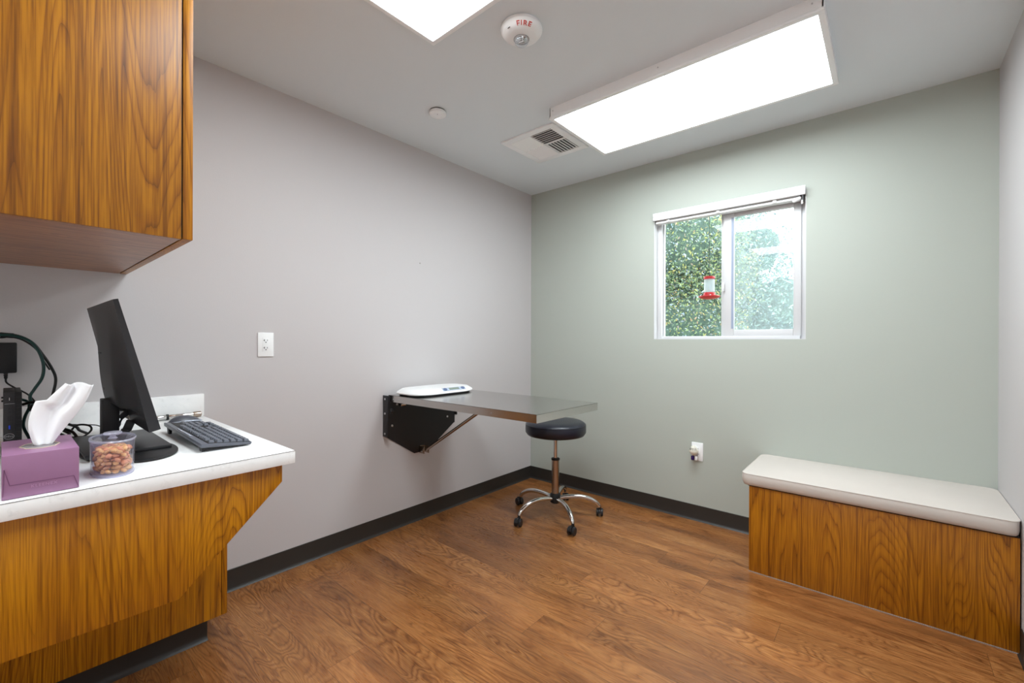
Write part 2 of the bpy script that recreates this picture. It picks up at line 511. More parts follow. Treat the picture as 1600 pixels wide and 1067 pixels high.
def text_part(name, body, size, mat, parent, origin, xdir, ydir, depth=0.0004, bend=None):
    """lettering as a thin mesh; origin = centre of the text, xdir/ydir = reading and up directions"""
    cu = bpy.data.curves.new(name, 'FONT'); cu.body = body; cu.size = size
    cu.align_x = 'CENTER'; cu.align_y = 'CENTER'; cu.extrude = depth
    cu.offset = size * 0.010; cu.space_character = 1.18
    t = bpy.data.objects.new(name + '_tmp', cu); COL.objects.link(t)
    dg = bpy.context.evaluated_depsgraph_get()
    me = bpy.data.meshes.new_from_object(t.evaluated_get(dg))
    bpy.data.objects.remove(t, do_unlink=True)
    x, y = Vector(xdir).normalized(), Vector(ydir).normalized(); z = x.cross(y)
    o3 = Vector(origin)
    for v in me.vertices:
        p = v.co.copy()
        if bend: p = bend(p)
        v.co = o3 + x * p.x + y * p.y + z * p.z
    b = MB(); b.bm.from_mesh(me); bpy.data.meshes.remove(me)
    return b.build(name, mat, parent)


def struct(o):
    o['kind'] = 'structure'; return o


# ================================================================== ROOM SHELL
T = 0.12
struct(MB().box(-T, W + T, Y0 - T, D + T + .02, -0.08, 0).build('floor', m_floor))
struct(MB().box(-T, W + T, Y0 - T, D + T + .02, H, H + 0.1).build('ceiling', m_ceiling))
struct(MB().box(-T, 0, Y0 - T, D + T + .02, 0, H).build('wall_left', m_wall_l))
struct(MB().box(W, W + T, Y0 - T, D + T + .02, 0, H).build('wall_right', m_wall_l))
struct(MB().box(0, W, Y0 - T, Y0, 0, H).build('wall_front', m_wall_f))
WX0, WX1, WZ0, WZ1, WT = 1.096, 1.990, 1.194, 2.062, 0.14
b = MB()
b.box(0, WX0, D, D + WT, 0, H); b.box(WX1, W, D, D + WT, 0, H)
b.box(WX0, WX1, D, D + WT, 0, WZ0); b.box(WX0, WX1, D, D + WT, WZ1, H)
struct(b.build('wall_back', m_wall_g))


def cove(name, run, a, bb, flip):
    """vinyl cove base: profile with a toe, run along 'x' or 'y'"""
    prof = [(0, 0), (0.013, 0), (0.011, 0.003), (0.006, 0.008), (0.0035, 0.018), (0.0035, 0.100), (0.0015, 0.1016), (0, 0.1016)]
    b = MB()
    if run == 'y':   # along y on an x wall; flip = wall x and direction
        x0, s = flip
        b.prism([(x0 + s * p[0], p[1]) for p in prof], 'y', a, bb)
    else:
        y0, s = flip
        b.prism([(y0 + s * p[0], p[1]) for p in prof], 'x', a, bb)
    return struct(b.build(name, m_base))


cove('baseboard_left', 'y', Y0, D, (0, 1))
cove('baseboard_back', 'x', 0, 1.803, (D, -1))
cove('baseboard_right', 'y', Y0, 2.503, (W, -1))

# ------------------------------------------------------------------ window
win = bpy.data.objects.new('window_1', None); COL.objects.link(win); win.location = (1.543, D + 0.09, WZ0); struct(win)
tag(win, 'white vinyl sliding window in the green wall')
b = MB()                      # drywall-return liner
b.box(WX0, WX0 + .004, D + .001, D + WT, WZ0, WZ1); b.box(WX1 - .004, WX1, D + .001, D + WT, WZ0, WZ1)
b.box(WX0, WX1, D + .001, D + WT, WZ0, WZ0 + .003); b.box(WX0, WX1, D + .001, D + WT, WZ1 - .003, WZ1)
b.build('reveal', m_vinyl, win)
b = MB()
fy0, fy1 = D + .055, D + .125
b.box(WX0 + .004, WX0 + .032, fy0, fy1, WZ0 + .003, WZ1 - .003, .002)
b.box(WX1 - .034, WX1 - .004, fy0 + .014, fy1, WZ0 + .003, WZ1 - .003, .002)
b.box(WX0 + .032, WX1 - .034, fy0, fy1, WZ0 + .003, WZ0 + .022, .002)
b.box(WX0 + .032, WX1 - .034, fy0, fy1, WZ1 - .03, WZ1 - .003, .002)
b.build('window_frame', m_vinyl, win)
b = MB()                      # fixed left light: stile behind the meeting rail
b.box(1.130, 1.136, D + .088, D + .11, WZ0 + .02, WZ1 - .03)
b.box(1.516, 1.56, D + .085, D + .115, WZ0 + .02, WZ1 - .03, .002)
b.build('fixed_sash', m_vinyl, win)
sash = None
b = MB()
sy0, sy1 = D + .056, D + .082
b.box(1.537, 1.598, sy0, sy1, WZ0 + .02, WZ1 - .03, .003)
b.box(1.921, 1.960, sy0, sy1, WZ0 + .02, WZ1 - .03, .003)
b.box(1.598, 1.921, sy0, sy1, WZ0 + .02, 1.255, .003)
b.box(1.598, 1.921, sy0, sy1, WZ1 - .085, WZ1 - .03, .003)
sash = b.build('sliding_sash', m_vinyl, win)
MB().box(1.583, 1.5965, sy0 - .001, sy0 + .004, 1.262, WZ1 - .09).build('seal_strip', M('grey_glazing_seal', (150, 162, 184), 0.5), sash)
MB().box(1.137, 1.515, D + .098, D + .102, WZ0 + .022, WZ1 - .03).build('pane', m_glass, win)
MB().box(1.598, 1.921, sy0 + .011, sy0 + .015, 1.255, WZ1 - .085).build('pane', m_glass, sash)
MB().box(1.562, 1.955, D + .118, D + .119, WZ0 + .022, WZ1 - .03).build('insect_screen', m_screen, win)
b = MB()                      # sash latch
b.box(1.528, 1.546, sy0 - .012, sy0, 1.505, 1.56, .004); b.box(1.532, 1.542, sy0 - .018, sy0 - .01, 1.50, 1.525, .002)
b.build('latch', m_vinyl, sash)

# blind, drawn fully up
bl = thing('window_blind', (1.54, D, 2.0), 'white slatted blind drawn fully up at the top of the window', 'blind')
vz0, vz1, vx0, vx1 = 2.016, 2.068, 1.100, 1.988
b = MB()
prof = [(D - .026, vz0), (D - .030, vz0 + .004), (D - .030, vz0 + .022), (D - .026, vz0 + .027), (D - .030, vz0 + .032), (D - .030, vz1 - .004), (D - .026, vz1), (D - .022, vz1), (D - .022, vz0)]
b.prism(prof, 'x', vx0, vx1)
b.build('valance', m_white, bl)
MB().box(vx0 + .003, vx1 - .006, D - .021, D + .03, 2.022, 2.057).build('head_rail', m_ventdark, bl)
MB().box(vx0 + .012, vx1 - .03, D - .012, D + .036, 1.996, 2.010, .004).build('bottom_rail', m_white, bl)
b = MB()
for k in range(4):
    b.box(vx0 + .012, vx1 - .03, D - .008, D + .034, 2.0115 + k * .0028, 2.013 + k * .0028)
b.build('slat_stack', m_slat, bl)
for x in (1.20, 1.52, 1.835):
    MB().box(x - .010, x + .010, D - .018, D - .009, 1.998, 2.018, .003).build('cord_clip', m_white, bl)
b = MB(); b.lathe([(.006, -.03), (.010, -.026), (.012, 0), (.010, .012), (.005, .016)], (1.952, D - .008, 2.000), (1, -.2, .35), 16)
b.lathe([(.003, 0), (.005, .006), (.005, .02), (.002, .024)], (1.972, D - .018, 1.965), (0, 0, 1), 12)
b.build('tilt_knob', m_white, bl)
MB().box(1.972, 1.979, D - .020, D + .02, 1.985, 2.05).build('end_bracket', m_black, bl)

# ================================================================== CEILING
def light_panel(label, x0, x1, y0, y1, zb, rim, side_mat):
    t = thing('ceiling_light', ((x0 + x1) / 2, (y0 + y1) / 2, zb), label, 'ceiling light', 'panel lights on the ceiling')
    b = MB()
    zt = H
    # housing: four sides (open box) and a stepped rim
    th = .004
    b.box(x0 + .004, x1 - .004, y0 + .004, y0 + .004 + th, zb + .012, zt); b.box(x0 + .004, x1 - .004, y1 - .004 - th, y1 - .004, zb + .012, zt)
    b.box(x0 + .004, x0 + .004 + th, y0 + .004, y1 - .004, zb + .012, zt); b.box(x1 - .004 - th, x1 - .004, y0 + .004, y1 - .004, zb + .012, zt)
    b.box(x0 + .004, x1 - .004, y0 + .004, y1 - .004, zb + .008, zb + .014)
    b.build('housing', side_mat, t)
    b = MB()
    for (a0, a1, c0, c1) in ((x0, x1, y0, y0 + rim), (x0, x1, y1 - rim, y1), (x0, x0 + rim, y0 + rim, y1 - rim), (x1 - rim, x1, y0 + rim, y1 - rim)):
        b.box(a0, a1, c0, c1, zb, zb + .012, .0015)
    b.build('trim_frame', m_white2, t)
    MB().box(x0 + rim - .001, x1 - rim + .001, y0 + rim - .001, y1 - rim + .001, zb + .004, zb + .007).build('diffuser', m_panel, t)
    return t


lt = light_panel('surface-mounted rectangular light panel nearer the green wall, beside the air vent', .946, 2.168, 1.932, 2.538, 2.380, .022, m_white2)
for x in (.97, 1.55, 2.13):
    MB().cyl((x, 1.9361, 2.42), (x, 1.934, 2.42), .003, 10).build('screw', m_screw, lt)
light_panel('flush light panel cut off by the top edge of the photo, beside the fire alarm', .880, 2.102, .585, 1.192, 2.427, .020, m_white2)
light_panel('added unseen light panel behind the camera, filling the near end of the room', .880, 2.102, -1.050, -.443, 2.427, .020, m_white2)  # extra panel behind the camera, added to fill light on cabinets and bench

# air vent: four-way diffuser
vt = thing('air_vent', (.676, 2.265, 2.425), 'square white four-way air vent in the ceiling beside the long light panel', 'air vent')
vx0_, vx1_, vy0_, vy1_ = .476, .876, 2.063, 2.467
b = MB()
fr = .044
for (a0, a1, c0, c1) in ((vx0_, vx1_, vy0_, vy0_ + fr), (vx0_, vx1_, vy1_ - fr, vy1_), (vx0_, vx0_ + fr, vy0_ + fr, vy1_ - fr), (vx1_ - fr, vx1_, vy0_ + fr, vy1_ - fr)):
    b.box(a0, a1, c0, c1, H - .010, H, .0015)
xm, ym = (vx0_ + vx1_) / 2, (vy0_ + vy1_) / 2
b.box(xm - .003, xm + .003, vy0_ + fr, vy1_ - fr, H - .009, H - .001); b.box(vx0_ + fr, vx1_ - fr, ym - .003, ym + .003, H - .009, H - .001)
b.build('frame', m_white2, vt)
MB().box(vx0_ + fr, vx1_ - fr, vy0_ + fr, vy1_ - fr, H - .0012, H - .0002).build('throat_shade', m_ventdark, vt)  # flat grey sheet; the shade of a deep recess is put into its colour
q = .155
for qx, qy, d, tilt in ((0, 0, 'x', 1), (1, 0, 'x', 1), (1, 1, 'y', -1), (0, 1, 'y', -1)):
    ax0 = vx0_ + fr if qx == 0 else xm + .003
    ax1 = xm - .003 if qx == 0 else vx1_ - fr
    ay0 = vy0_ + fr if qy == 0 else ym + .003
    ay1 = ym - .003 if qy == 0 else vy1_ - fr
    # quadrant blades: louvre strips tilted to throw air outwards
    for k in range(7):
        f = (k + .5) / 7
        b = MB()
        ang = radians(30) * tilt
        if (qx, qy) in ((0, 0), (1, 1)):
            xc = ax0 + f * (ax1 - ax0)
            hw = .0076 if qx == 0 else .0085
            b.obox((xc, (ay0 + ay1) / 2, H - .008), (cos(ang), 0, sin(ang)), (0, 1, 0), (-sin(ang), 0, cos(ang)), hw, (ay1 - ay0) / 2, .0013)
        else:
            yc = ay0 + f * (ay1 - ay0)
            b.obox(((ax0 + ax1) / 2, yc, H - .008), (1, 0, 0), (0, cos(ang), sin(ang)), (0, -sin(ang), cos(ang)), (ax1 - ax0) / 2, .0076 if qx == 0 else .0085, .0013)
        b.build('louvre', m_slat, vt)

# fire strobe
fc = Vector((1.222, 1.362, H))
fa = thing('fire_alarm_strobe', (fc.x, fc.y, H - .05), 'round white ceiling fire alarm with a clear strobe lens and red lettering', 'fire alarm')
dn = (0, 0, -1)
b = MB(); b.lathe([(.076, 0), (.082, .004), (.084, .012), (.083, .018), (.074, .030), (.058, .038), (.045, .040), (0, .040)], fc, dn, 64)
b.build('body', m_white, fa)
towards = Vector((2.3436 - fc.x, -fc.y, 0)).normalized()      # face of the bowl that looks to the room's near end
rightv = Vector((-towards.y, towards.x, 0))
lens = fc + towards * -.012 - rightv * 0.0
b = MB(); b.lathe([(.028, .038), (.0285, .047), (.026, .056), (.017, .064), (0, .067)], lens, dn, 32)
ln = b.build('strobe_lens', m_strobe, fa)
b = MB(); b.cyl(lens + Vector((-.012, 0, -.050)), lens + Vector((.012, 0, -.050)), .0035, 12)
b.lathe([(.023, .0405), (.015, .044), (0, .0455)], lens, dn, 24)
b.build('flash_tube', m_chrome, ln)
b = MB(); b.lathe([(.032, .0385), (.032, .0415), (.0288, .0415), (.0288, .0385)], lens, dn, 32, cap=False); b.build('lens_ring', m_greymark, fa)


def on_bowl(p):
    """wrap flat text coordinates on to the sloping flank of the bowl"""
    ang = p.x * 1.22 / .071 + .14
    r = .0705 + p.y * .80
    d = towards * cos(ang) + rightv * sin(ang)
    zz = .038 - (r - .058) / .016 * .008 if r < .074 else .030 - (r - .074) / .009 * .012
    zz += .0012 - p.z * .5
    return Vector((d.x * r, d.y * r, -zz - .0008))


cu_fix = lambda p: on_bowl(p)
_t = text_part('fire_lettering', 'FIRE', .024, m_red, fa, fc, (1, 0, 0), (0, 1, 0), depth=.0006, bend=cu_fix)
b = MB()
sd = (towards * cos(.8) - rightv * sin(.8))
b.obox(fc + sd * .069 + Vector((0, 0, -.0345)), sd.cross(Vector((0, 0, 1))), (sd + Vector((0, 0, -.9))).normalized(), sd.cross(Vector((0, 0, 1))).cross((sd + Vector((0, 0, -.9))).normalized()), .006, .0012, .0012)
b.build('sounder_slot', m_darkslot, fa)

# small smoke detector
sc_ = Vector((.465, 1.560, H))
sd_ = thing('smoke_detector', (sc_.x, sc_.y, H - .03), 'small plain white round detector disc on the ceiling near the left wall', 'smoke detector')
MB().lathe([(.040, 0), (.041, .006), (.0, .006)], sc_, dn, 48).build('mounting_ring', m_darkslot, sd_)
MB().lathe([(.044, .006), (.047, .010), (.046, .020), (.040, .025), (.022, .027), (.021, .0262), (0, .0262)], sc_, dn, 48).build('cover', m_white, sd_)
MB().lathe([(.0018, .0268), (.0018, .0278), (0, .0278)], sc_ + Vector((.012, -.012, 0)), dn, 10).build('indicator', m_darkslot, sd_)

# ================================================================== WALL BITS
def outlet(c, n, label, group):
    """c = centre on the wall, n = outward normal (axis aligned)"""
    n = Vector(n); up = Vector((0, 0, 1)); r = up.cross(n)
    t = thing('wall_outlet', c, label, 'outlet', group)
    c = Vector(c)
    MB().obox(c + n * .003, r, up, n, .0365, .0595, .003, .002).build('cover_plate', m_white, t)
    MB().obox(c + n * .0063, r, up, n, .0165, .0335, .0006, .0003).build('receptacle', m_white, t)
    for s in (1, -1):
        k = c + n * .0070 + up * (.0185 * s)
        MB().obox(k - r * .0065 + up * .003, r, up, n, .0013, .0045, .0005).obox(k - r * .0085 + up * .003, r, up, n, .0030, .0012, .0005).build('slot', m_darkslot, t)
        MB().obox(k + r * .0065 + up * .003, r, up, n, .0011, .0036, .0005).build('slot', m_darkslot, t)
        MB().lathe([(.0026, 0), (.0026, .0009), (0, .0009)], k - up * .0065, n, 12).build('slot', m_darkslot, t)
    return t


outlet((0, .855, 1.157), (1, 0, 0), 'white double outlet on the grey wall beside the end of the countertop', 'wall outlets')
o2 = outlet((1.396, D, .455), (0, -1, 0), 'white outlet low on the green wall with an air freshener plugged in', 'wall outlets')
af = thing('air_freshener', (1.385, D - .03, .42), 'white plug-in air freshener with violet oil bottle on the green wall outlet', 'air freshener')
b = MB(); b.lathe([(.006, -.026), (.022, -.014), (.0285, 0), (.028, .006), (.022, .020), (.014, .034), (.004, .040), (0, .040)], (1.383, D - .033, .460), (0, -.15, 1), 28, sy=.85)
b.box(1.370, 1.396, D - .030, D - .0072, .440, .480, .003)
b.build('shell', M('warm_white_plastic', (232, 228, 214), 0.4), af)
for k in range(5):
    a = -pi / 2 + (k - 2) * .42
    MB().obox((1.383 + cos(a) * .0235, D - .035 + sin(a) * .021, .478), (-sin(a), cos(a), 0), (cos(a) * -.45, sin(a) * -.45, .9), (cos(a), sin(a), .4), .0011, .0075, .0012).build('vent_slit', m_darkslot, af)
MB().lathe([(.0085, -.024), (.0105, -.02), (.0105, 0), (.007, .004)], (1.377, D - .035, .428), (0, 0, 1), 18).build('oil_bottle', m_purpleoil, af)
MB().box(1.391, 1.405, D - .040, D - .026, .405, .430, .002).build('dial', m_white, af)

# screw mark left in the wall
MB().lathe([(.0045, 0), (.004, .0015), (.0015, .0022), (0, .0015)], (0.0, 1.800, 1.690), (1, 0, 0), 14).build('wall_anchor', M('grey_anchor', (150, 146, 142), 0.5))
tag(bpy.data.objects['wall_anchor'], 'tiny grey wall anchor left in the grey wall above the exam table', 'wall anchor')

# ================================================================== UPPER CABINET
uc = thing('wall_cabinet', (.47, -.3, 1.444), 'oak laminate wall cabinet hanging above the countertop at upper left', 'wall cabinet')
UZ0, UZ1 = 1.444, 2.437
MB().box(.001, .915, -.95, .3075, UZ0 + .0005, UZ1).build('body', m_wood_y, uc)
b = MB(); b.box(.001, .937, .3115, .333, UZ0, UZ1, .0008)
b.build('end_panel', m_wood_v, uc)
MB().box(.9175, .937, -.50, .3080, UZ0 - .001, UZ1 - .01, .0008).build('door', m_wood_door, uc)
MB().box(.9175, .937, -.945, -.5035, UZ0 - .001, UZ1 - .01, .0008).build('door', m_wood_door, uc)
MB().box(.002, .934, .3076, .3114, UZ0 + .003, UZ1).build('joint_strip', m_gap, uc)

# ================================================================== COUNTER
CT = .840
CX1, CY1 = .962, .590
wt = thing('countertop', (.48, -.2, .803), 'white marbled laminate countertop with a low backsplash along the grey wall', 'countertop')
b = MB(); b.box(.0, CX1, -1.05, CY1, .8025, CT, .0007)
b.build('worktop', m_top, wt)
MB().box(.0005, .020, -1.05, CY1 + .004, CT + .0002, .938, .001).build('backsplash', m_top, wt)
MB().box(CX1 - .0003, CX1 + .0003, -1.05, CY1, CT - .0015, CT + .0002).build('edge_seam', m_edge, wt)

bc = thing('base_cabinet', (.5, -.3, 0), 'oak laminate base cabinet under the countertop with a chamfered apron and black kick', 'base cabinet')
ap = [(-1.04, .505), (.304, .502), (.560, .748), (.560, .8020), (-1.04, .8020)]
MB().prism(ap, 'x', .922, .942, .0007).build('apron_panel', m_wood_v, bc)
MB().box(.40, .921, -1.04, .55, .780, .8018).build('sub_top', m_wood_y, bc)
MB().box(.343, .362, -1.04, .5655, .100, .8018, .0006).build('front_panel', m_wood_v, bc)
MB().box(.016, .362, .5670, .585, .100, .8018, .0006).build('end_panel', m_wood_v, bc)
MB().box(.016, .340, -1.04, .5645, .100, .112).build('cabinet_floor', m_wood_y, bc)
b = MB()
b.box(.016, .306, -1.04, .520, 0.0, .0995)
b.prism([(.306, 0), (.322, 0), (.318, .004), (.312, .01), (.3095, .02), (.3095, .0995), (.306, .0995)][::-1], 'y', -1.04, .532)
b.build('kick_base', m_base, bc)

# ================================================================== TISSUE BOX
TX0, TX1, TY0, TY1, TZ0, TZ1 = .735, .940, .0015, .1175, CT + .001, .9335
tb = thing('tissue_box', (.838, .06, CT), 'mauve cardboard tissue box with a white tissue pulled up out of it', 'tissue box')
MB().box(TX0, TX1, TY0, TY1, TZ0, TZ1, .0015).build('carton', m_purple, tb)
# end flap lines and faint embossed lettering
b = MB()
x_ = TX1 + .0004
def fl(y0, z0, y1, z1, w=.0006):
    d = Vector((0, y1 - y0, z1 - z0)); L = d.length; d.normalize()
    b.obox((x_, (y0 + y1) / 2, (z0 + z1) / 2), d, d.cross(Vector((1, 0, 0))), (1, 0, 0), L / 2, w, .0003)
fl(.0050, .9050, .0130, .8700); fl(.0130, .8700, .1090, .8700); fl(.1090, .8700, .1165, .8440); fl(.0050, .9050, .0035, .8480)
b.build('flap_edge', m_purple2, tb)
text_part('lettering', 'KLEENEX', .0085, m_purple3, tb, (x_, .063, .8615), (0, 1, 0), (0, 0, 1), depth=.0001)
xc, yc = .850, .060
b = MB(); b.lathe([(.050, 0), (.050, .0008), (.046, .0008), (.046, 0)], (xc, yc, TZ1), (0, 0, 1), 8, sx=.9, sy=.66, cap=False); b.build('slot_rim', m_gold, tb)
MB().lathe([(.046, .0003), (.046, .0005)], (xc, yc, TZ1), (0, 0, 1), 8, sx=.9, sy=.66).build('slot_film', m_film, tb)


def tissue_pt(u, v):
    # v from slot (0) to the flaring tip (1); u across; folds run along v
    L0, L1 = Vector((0, .050, .934)), Vector((0, .080, .934))
    ml, mr = Vector((0, .052, 1.036)), Vector((0, .113, .990))
    tl, tr = Vector((0, .100, 1.075)), Vector((0, .151, 1.070))
    if v < .5:
        t = v / .5
        A = L0.lerp(ml, t) + Vector((0, -.010 * sin(pi * t), 0)); B_ = L1.lerp(mr, t)
    else:
        t = (v - .5) / .5
        A = ml.lerp(tl, t); B_ = mr.lerp(tr, t) + Vector((0, .004 * sin(pi * t), 0))
        if t < .25: A = ml.lerp(ml + Vector((0, .018, .001)), t / .25)
        else: A = (ml + Vector((0, .018, .001))).lerp(tl, (t - .25) / .75)
    p = A.lerp(B_, u)
    fold = .020 * sin(u * 2 * pi * 1.25 + .5 + v * 1.1) * (.35 + .75 * v) + .006 * sin(u * 17 + v * 5) * v
    arch = .014 * sin(pi * u)
    return Vector((.848 + arch + fold, p.y, p.z + .003 * sin(u * 9 + v * 3) * v))


b = MB(); b.grid(tissue_pt, 48, 40)
ti = b.build('tissue', m_tissue, tb, sharp=3.2)
so = ti.modifiers.new('thickness', 'SOLIDIFY'); so.thickness = .0007
b = MB(); b.grid(lambda u, v: tissue_pt(.15 + .7 * u, v * .93) + Vector((-.012 - .010 * v, .006 * sin(u * 5), 0)), 30, 30)
ti2 = b.build('tissue_fold', m_tissue, tb, sharp=3.2)
so = ti2.modifiers.new('thickness', 'SOLIDIFY'); so.thickness = .0007

# ================================================================== TREAT JAR
JX, JY, JH = .840, .187, .084
jr = thing('treat_jar', (JX, JY, CT), 'clear oval plastic jar with a knobbed lid full of dog kibble', 'jar')
ja, jb = .074, .044
def oval(prof, name, mat, par, seg=56, cap=True):
    b = MB(); b.lathe([(r, h) for r, h in prof], (JX, JY, CT), (0, 0, 1), seg, sx=ja, sy=jb, xdir=(1, 0, 0), cap=cap)
    return b.build(name, mat, par)
oval([(.90, .0008), (.935, .003), (.975, JH), (.945, JH), (.905, .008), (.88, .007)], 'bowl', m_clear, jr, cap=False)
oval([(.0, .0008), (.94, .0008), (.95, .0045), (.90, .0065), (0, .0065)], 'jar_base', m_clear2, jr)
lid = oval([(.93, JH - .006), (.93, JH + .0015), (1.0, JH + .0015), (1.02, JH + .004), (1.0, JH + .0065), (.86, JH + .0065), (.80, JH + .003), (0, JH + .003)], 'lid', m_clear, jr, cap=False)
oval([(1.0, JH + .0012), (1.025, JH + .004), (1.0, JH + .0068), (.965, JH + .004)], 'lid_rim', m_clear2, lid, cap=False)
b = MB(); b.lathe([(.010, 0), (.006, .004), (.006, .007), (.017, .010), (.019, .013), (.017, .016), (0, .0165)], (JX, JY, CT + JH + .0032), (0, 0, 1), 24); b.build('knob', m_clear2, lid)

# kibble: individual biscuits packed in layers
random.seed(5)
kib_mesh = []
for k in range(5):
    b = MB()
    bmesh.ops.create_icosphere(b.bm, subdivisions=2, radius=1)
    rr = random.Random(k)
    ph = rr.random() * 6
    for v in b.bm.verts:
        n = v.co.normalized()
        a = atan2(n.y, n.x)
        f = 1 + .13 * cos(3 * a + ph) + .10 * mn.noise(n * 2.1 + Vector((k * 7, 0, 0)))
        v.co = Vector((n.x * .0072 * f, n.y * .0066 * f, n.z * .0045))
    for f_ in b.bm.faces: f_.smooth = True
    me = bpy.data.meshes.new('kibble'); b.bm.to_mesh(me); b.bm.free()
    me.materials.append(m_kib[k % 3])
    kib_mesh.append(me)
z = CT + .0125
lay = 0
placed = []
while z < CT + .070:
    st = .0143
    for i in range(-6, 7):
        for j in range(-5, 6):
            x = i * st * .88 + (lay % 2) * st * .44
            y = j * st + (i % 2) * st * .5 + (lay % 2) * st * .25
            x += random.uniform(-.0012, .0012); y += random.uniform(-.0012, .0012)
            if (x / (ja * .905 - .0078)) ** 2 + (y / (jb * .905 - .0078)) ** 2 > 1.0: continue
            placed.append((JX + x, JY + y, z + random.uniform(-.0014, .0014)))
    lay += 1
    z += .0098
LK = {0: 'tan dog kibble piece inside the clear oval jar', 1: 'rusty red dog kibble piece inside the clear oval jar', 2: 'brown dog kibble piece inside the clear oval jar'}
GK = {0: 'tan kibble pieces in the jar', 1: 'rusty red kibble pieces in the jar', 2: 'brown kibble pieces in the jar'}
for q_ in placed:
    k = random.choice([0, 0, 3, 1, 2, 4, 3])
    o = bpy.data.objects.new('kibble', kib_mesh[k]); COL.objects.link(o)
    o.location = q_
    o.rotation_euler = (random.uniform(-.75, .75), random.uniform(-.75, .75), random.uniform(0, 6.28))
    tag(o, LK[k % 3], 'kibble', GK[k % 3])

# ================================================================== MONITOR
mo = thing('computer_monitor', (.50, .22, CT), 'black computer monitor seen from behind, tilted back on the countertop', 'monitor')
MX0, MX1 = .200, .750
P0 = Vector((0, .302, .921)); vt_ = Vector((0, -.0935, .370)); ML = vt_.length; vd = vt_.normalized()
nd = Vector((0, vd.z, -vd.y))                 # towards the screen side (+y)


def mpt(x, v, d):
    """x across, v up the back (0..1), d = depth behind the screen plane"""
    return Vector((x, 0, 0)) + P0 + vd * (v * ML) - nd * d


def back_depth(u, v):
    edge = .027 - .016 * v
    g = 0.0
    a = max(0.0, min(1.0, (v - .13) / .06)); b_ = max(0.0, min(1.0, (1.02 - v) / .80))
    ramp_v = (a * a * (3 - 2 * a)) * (b_ * b_ * (3 - 2 * b_))
    e = min(u, 1 - u) / .30; e = max(0.0, min(1.0, e))
    return edge + .034 * ramp_v * (e * e * (3 - 2 * e))


NU, NV = 44, 40
b = MB()
Vb = [[b.bm.verts.new(mpt(MX0 + (MX1 - MX0) * i / NU, j / NV, back_depth(i / NU, j / NV))) for j in range(NV + 1)] for i in range(NU + 1)]
Vf = [[b.bm.verts.new(mpt(MX0 + (MX1 - MX0) * i / NU, j / NV, 0)) if (i in (0, NU) or j in (0, NV)) else None for j in range(NV + 1)] for i in range(NU + 1)]
for i in range(NU):
    for j in range(NV):
        b.bm.faces.new((Vb[i][j], Vb[i + 1][j], Vb[i + 1][j + 1], Vb[i][j + 1]))
for i in range(NU):
    b.bm.faces.new((Vb[i][0], Vb[i + 1][0], Vf[i + 1][0], Vf[i][0])); b.bm.faces.new((Vb[i][NV], Vb[i + 1][NV], Vf[i + 1][NV], Vf[i][NV]))
for j in range(NV):
    b.bm.faces.new((Vb[0][j], Vb[0][j + 1], Vf[0][j + 1], Vf[0][j])); b.bm.faces.new((Vb[NU][j], Vb[NU][j + 1], Vf[NU][j + 1], Vf[NU][j]))
b.bm.faces.new([Vf[i][0] for i in range(NU + 1)] + [Vf[NU][j] for j in range(1, NV + 1)] + [Vf[i][NV] for i in range(NU - 1, -1, -1)] + [Vf[0][j] for j in range(NV - 1, 0, -1)])
hs = b.build('housing', m_black, mo)
b = MB(); b.obox(mpt(.475, .5, -.0006), (1, 0, 0), vd, nd, .262, ML / 2 - .014, .0006); b.build('screen', M('black_glossy_screen', (12, 12, 14), 0.12), mo)
for (x, v) in ((.37, .60), (.41, .60), (.40, .30)):
    dd = back_depth((x - MX0) / (MX1 - MX0), v)
    MB().lathe([(.0045, -.001), (.0045, .0006), (.003, .0002), (0, .0002)], mpt(x, v, dd), -nd, 14).build('mount_hole', m_black2, hs)
MB().obox(mpt(.42, .055, .0268), (1, 0, 0), vd, nd, .055, .016, .0005).build('sticker', m_label, hs)
# stand
b = MB()
b.box(.420, .480, .208, .248, CT + .021, .990, .002)
b.box(.420, .480, .2482, .276, .950, .990, .002)
st = b.build('stand_arm', m_black2, mo)
MB().box(.330, .682, .150, .342, CT + .0105, CT + .0205, .002).build('stand_plate', m_black, mo)
b = MB(); b.lathe([(.90, 0), (1.0, .003), (1.0, .007), (.94, .0103), (0, .0103)], (.605, .252, CT + .0002), (0, 0, 1), 64, sx=.185, sy=.104, xdir=(1, .18, 0)); b.build('swivel_base', m_black2, mo)
# plugs and leads under the monitor
def cable(name, pts, r, mat, label, group=None, extra=None, sm=8):
    b = MB(); b.tube(pts, r, 8, smooth_n=sm)
    o = b.build(name, mat)
    tag(o, label, 'cable', group)
    return o


b = MB(); b.tube([(.52, .262, .968), (.51, .277, .950), (.505, .280, .925), (.500, .272, .900), (.495, .262, .880)], .006, 10, smooth_n=6)
vl = b.build('video_lead', m_cable, mo)
MB().obox((.50, .268, .905), (1, 0, 0), (0, .35, .94), (0, -.94, .35), .008, .016, .011, .003).build('plug', m_black2, vl)
MB().obox((.50, .2535, .878), (1, 0, 0), (0, .4, .92), (0, -.92, .4), .009, .017, .010, .003).build('plug', m_black2, vl)
b = MB(); b.tube([(.47, .270, .967), (.475, .275, .955), (.47, .262, .935), (.455, .254, .915), (.42, .252, .890), (.40, .22, .864)], .0028, 8, smooth_n=8)
pl = b.build('power_lead', m_cable, mo)
MB().obox((.472, .262, .938), (1, 0, 0), (0, .75, .66), (0, -.66, .75), .006, .017, .008, .002).build('plug', m_black2, pl)

# ================================================================== KEYBOARD
kb = thing('keyboard', (.545, .455, CT), 'dark grey full-size computer keyboard on the countertop beside the monitor', 'keyboard')
kA, kB_, kC, kD = Vector((.745, .520, .8535)), Vector((.790, .390, .868)), Vector((.340, .388, .877)), Vector((.300, .522, .862))
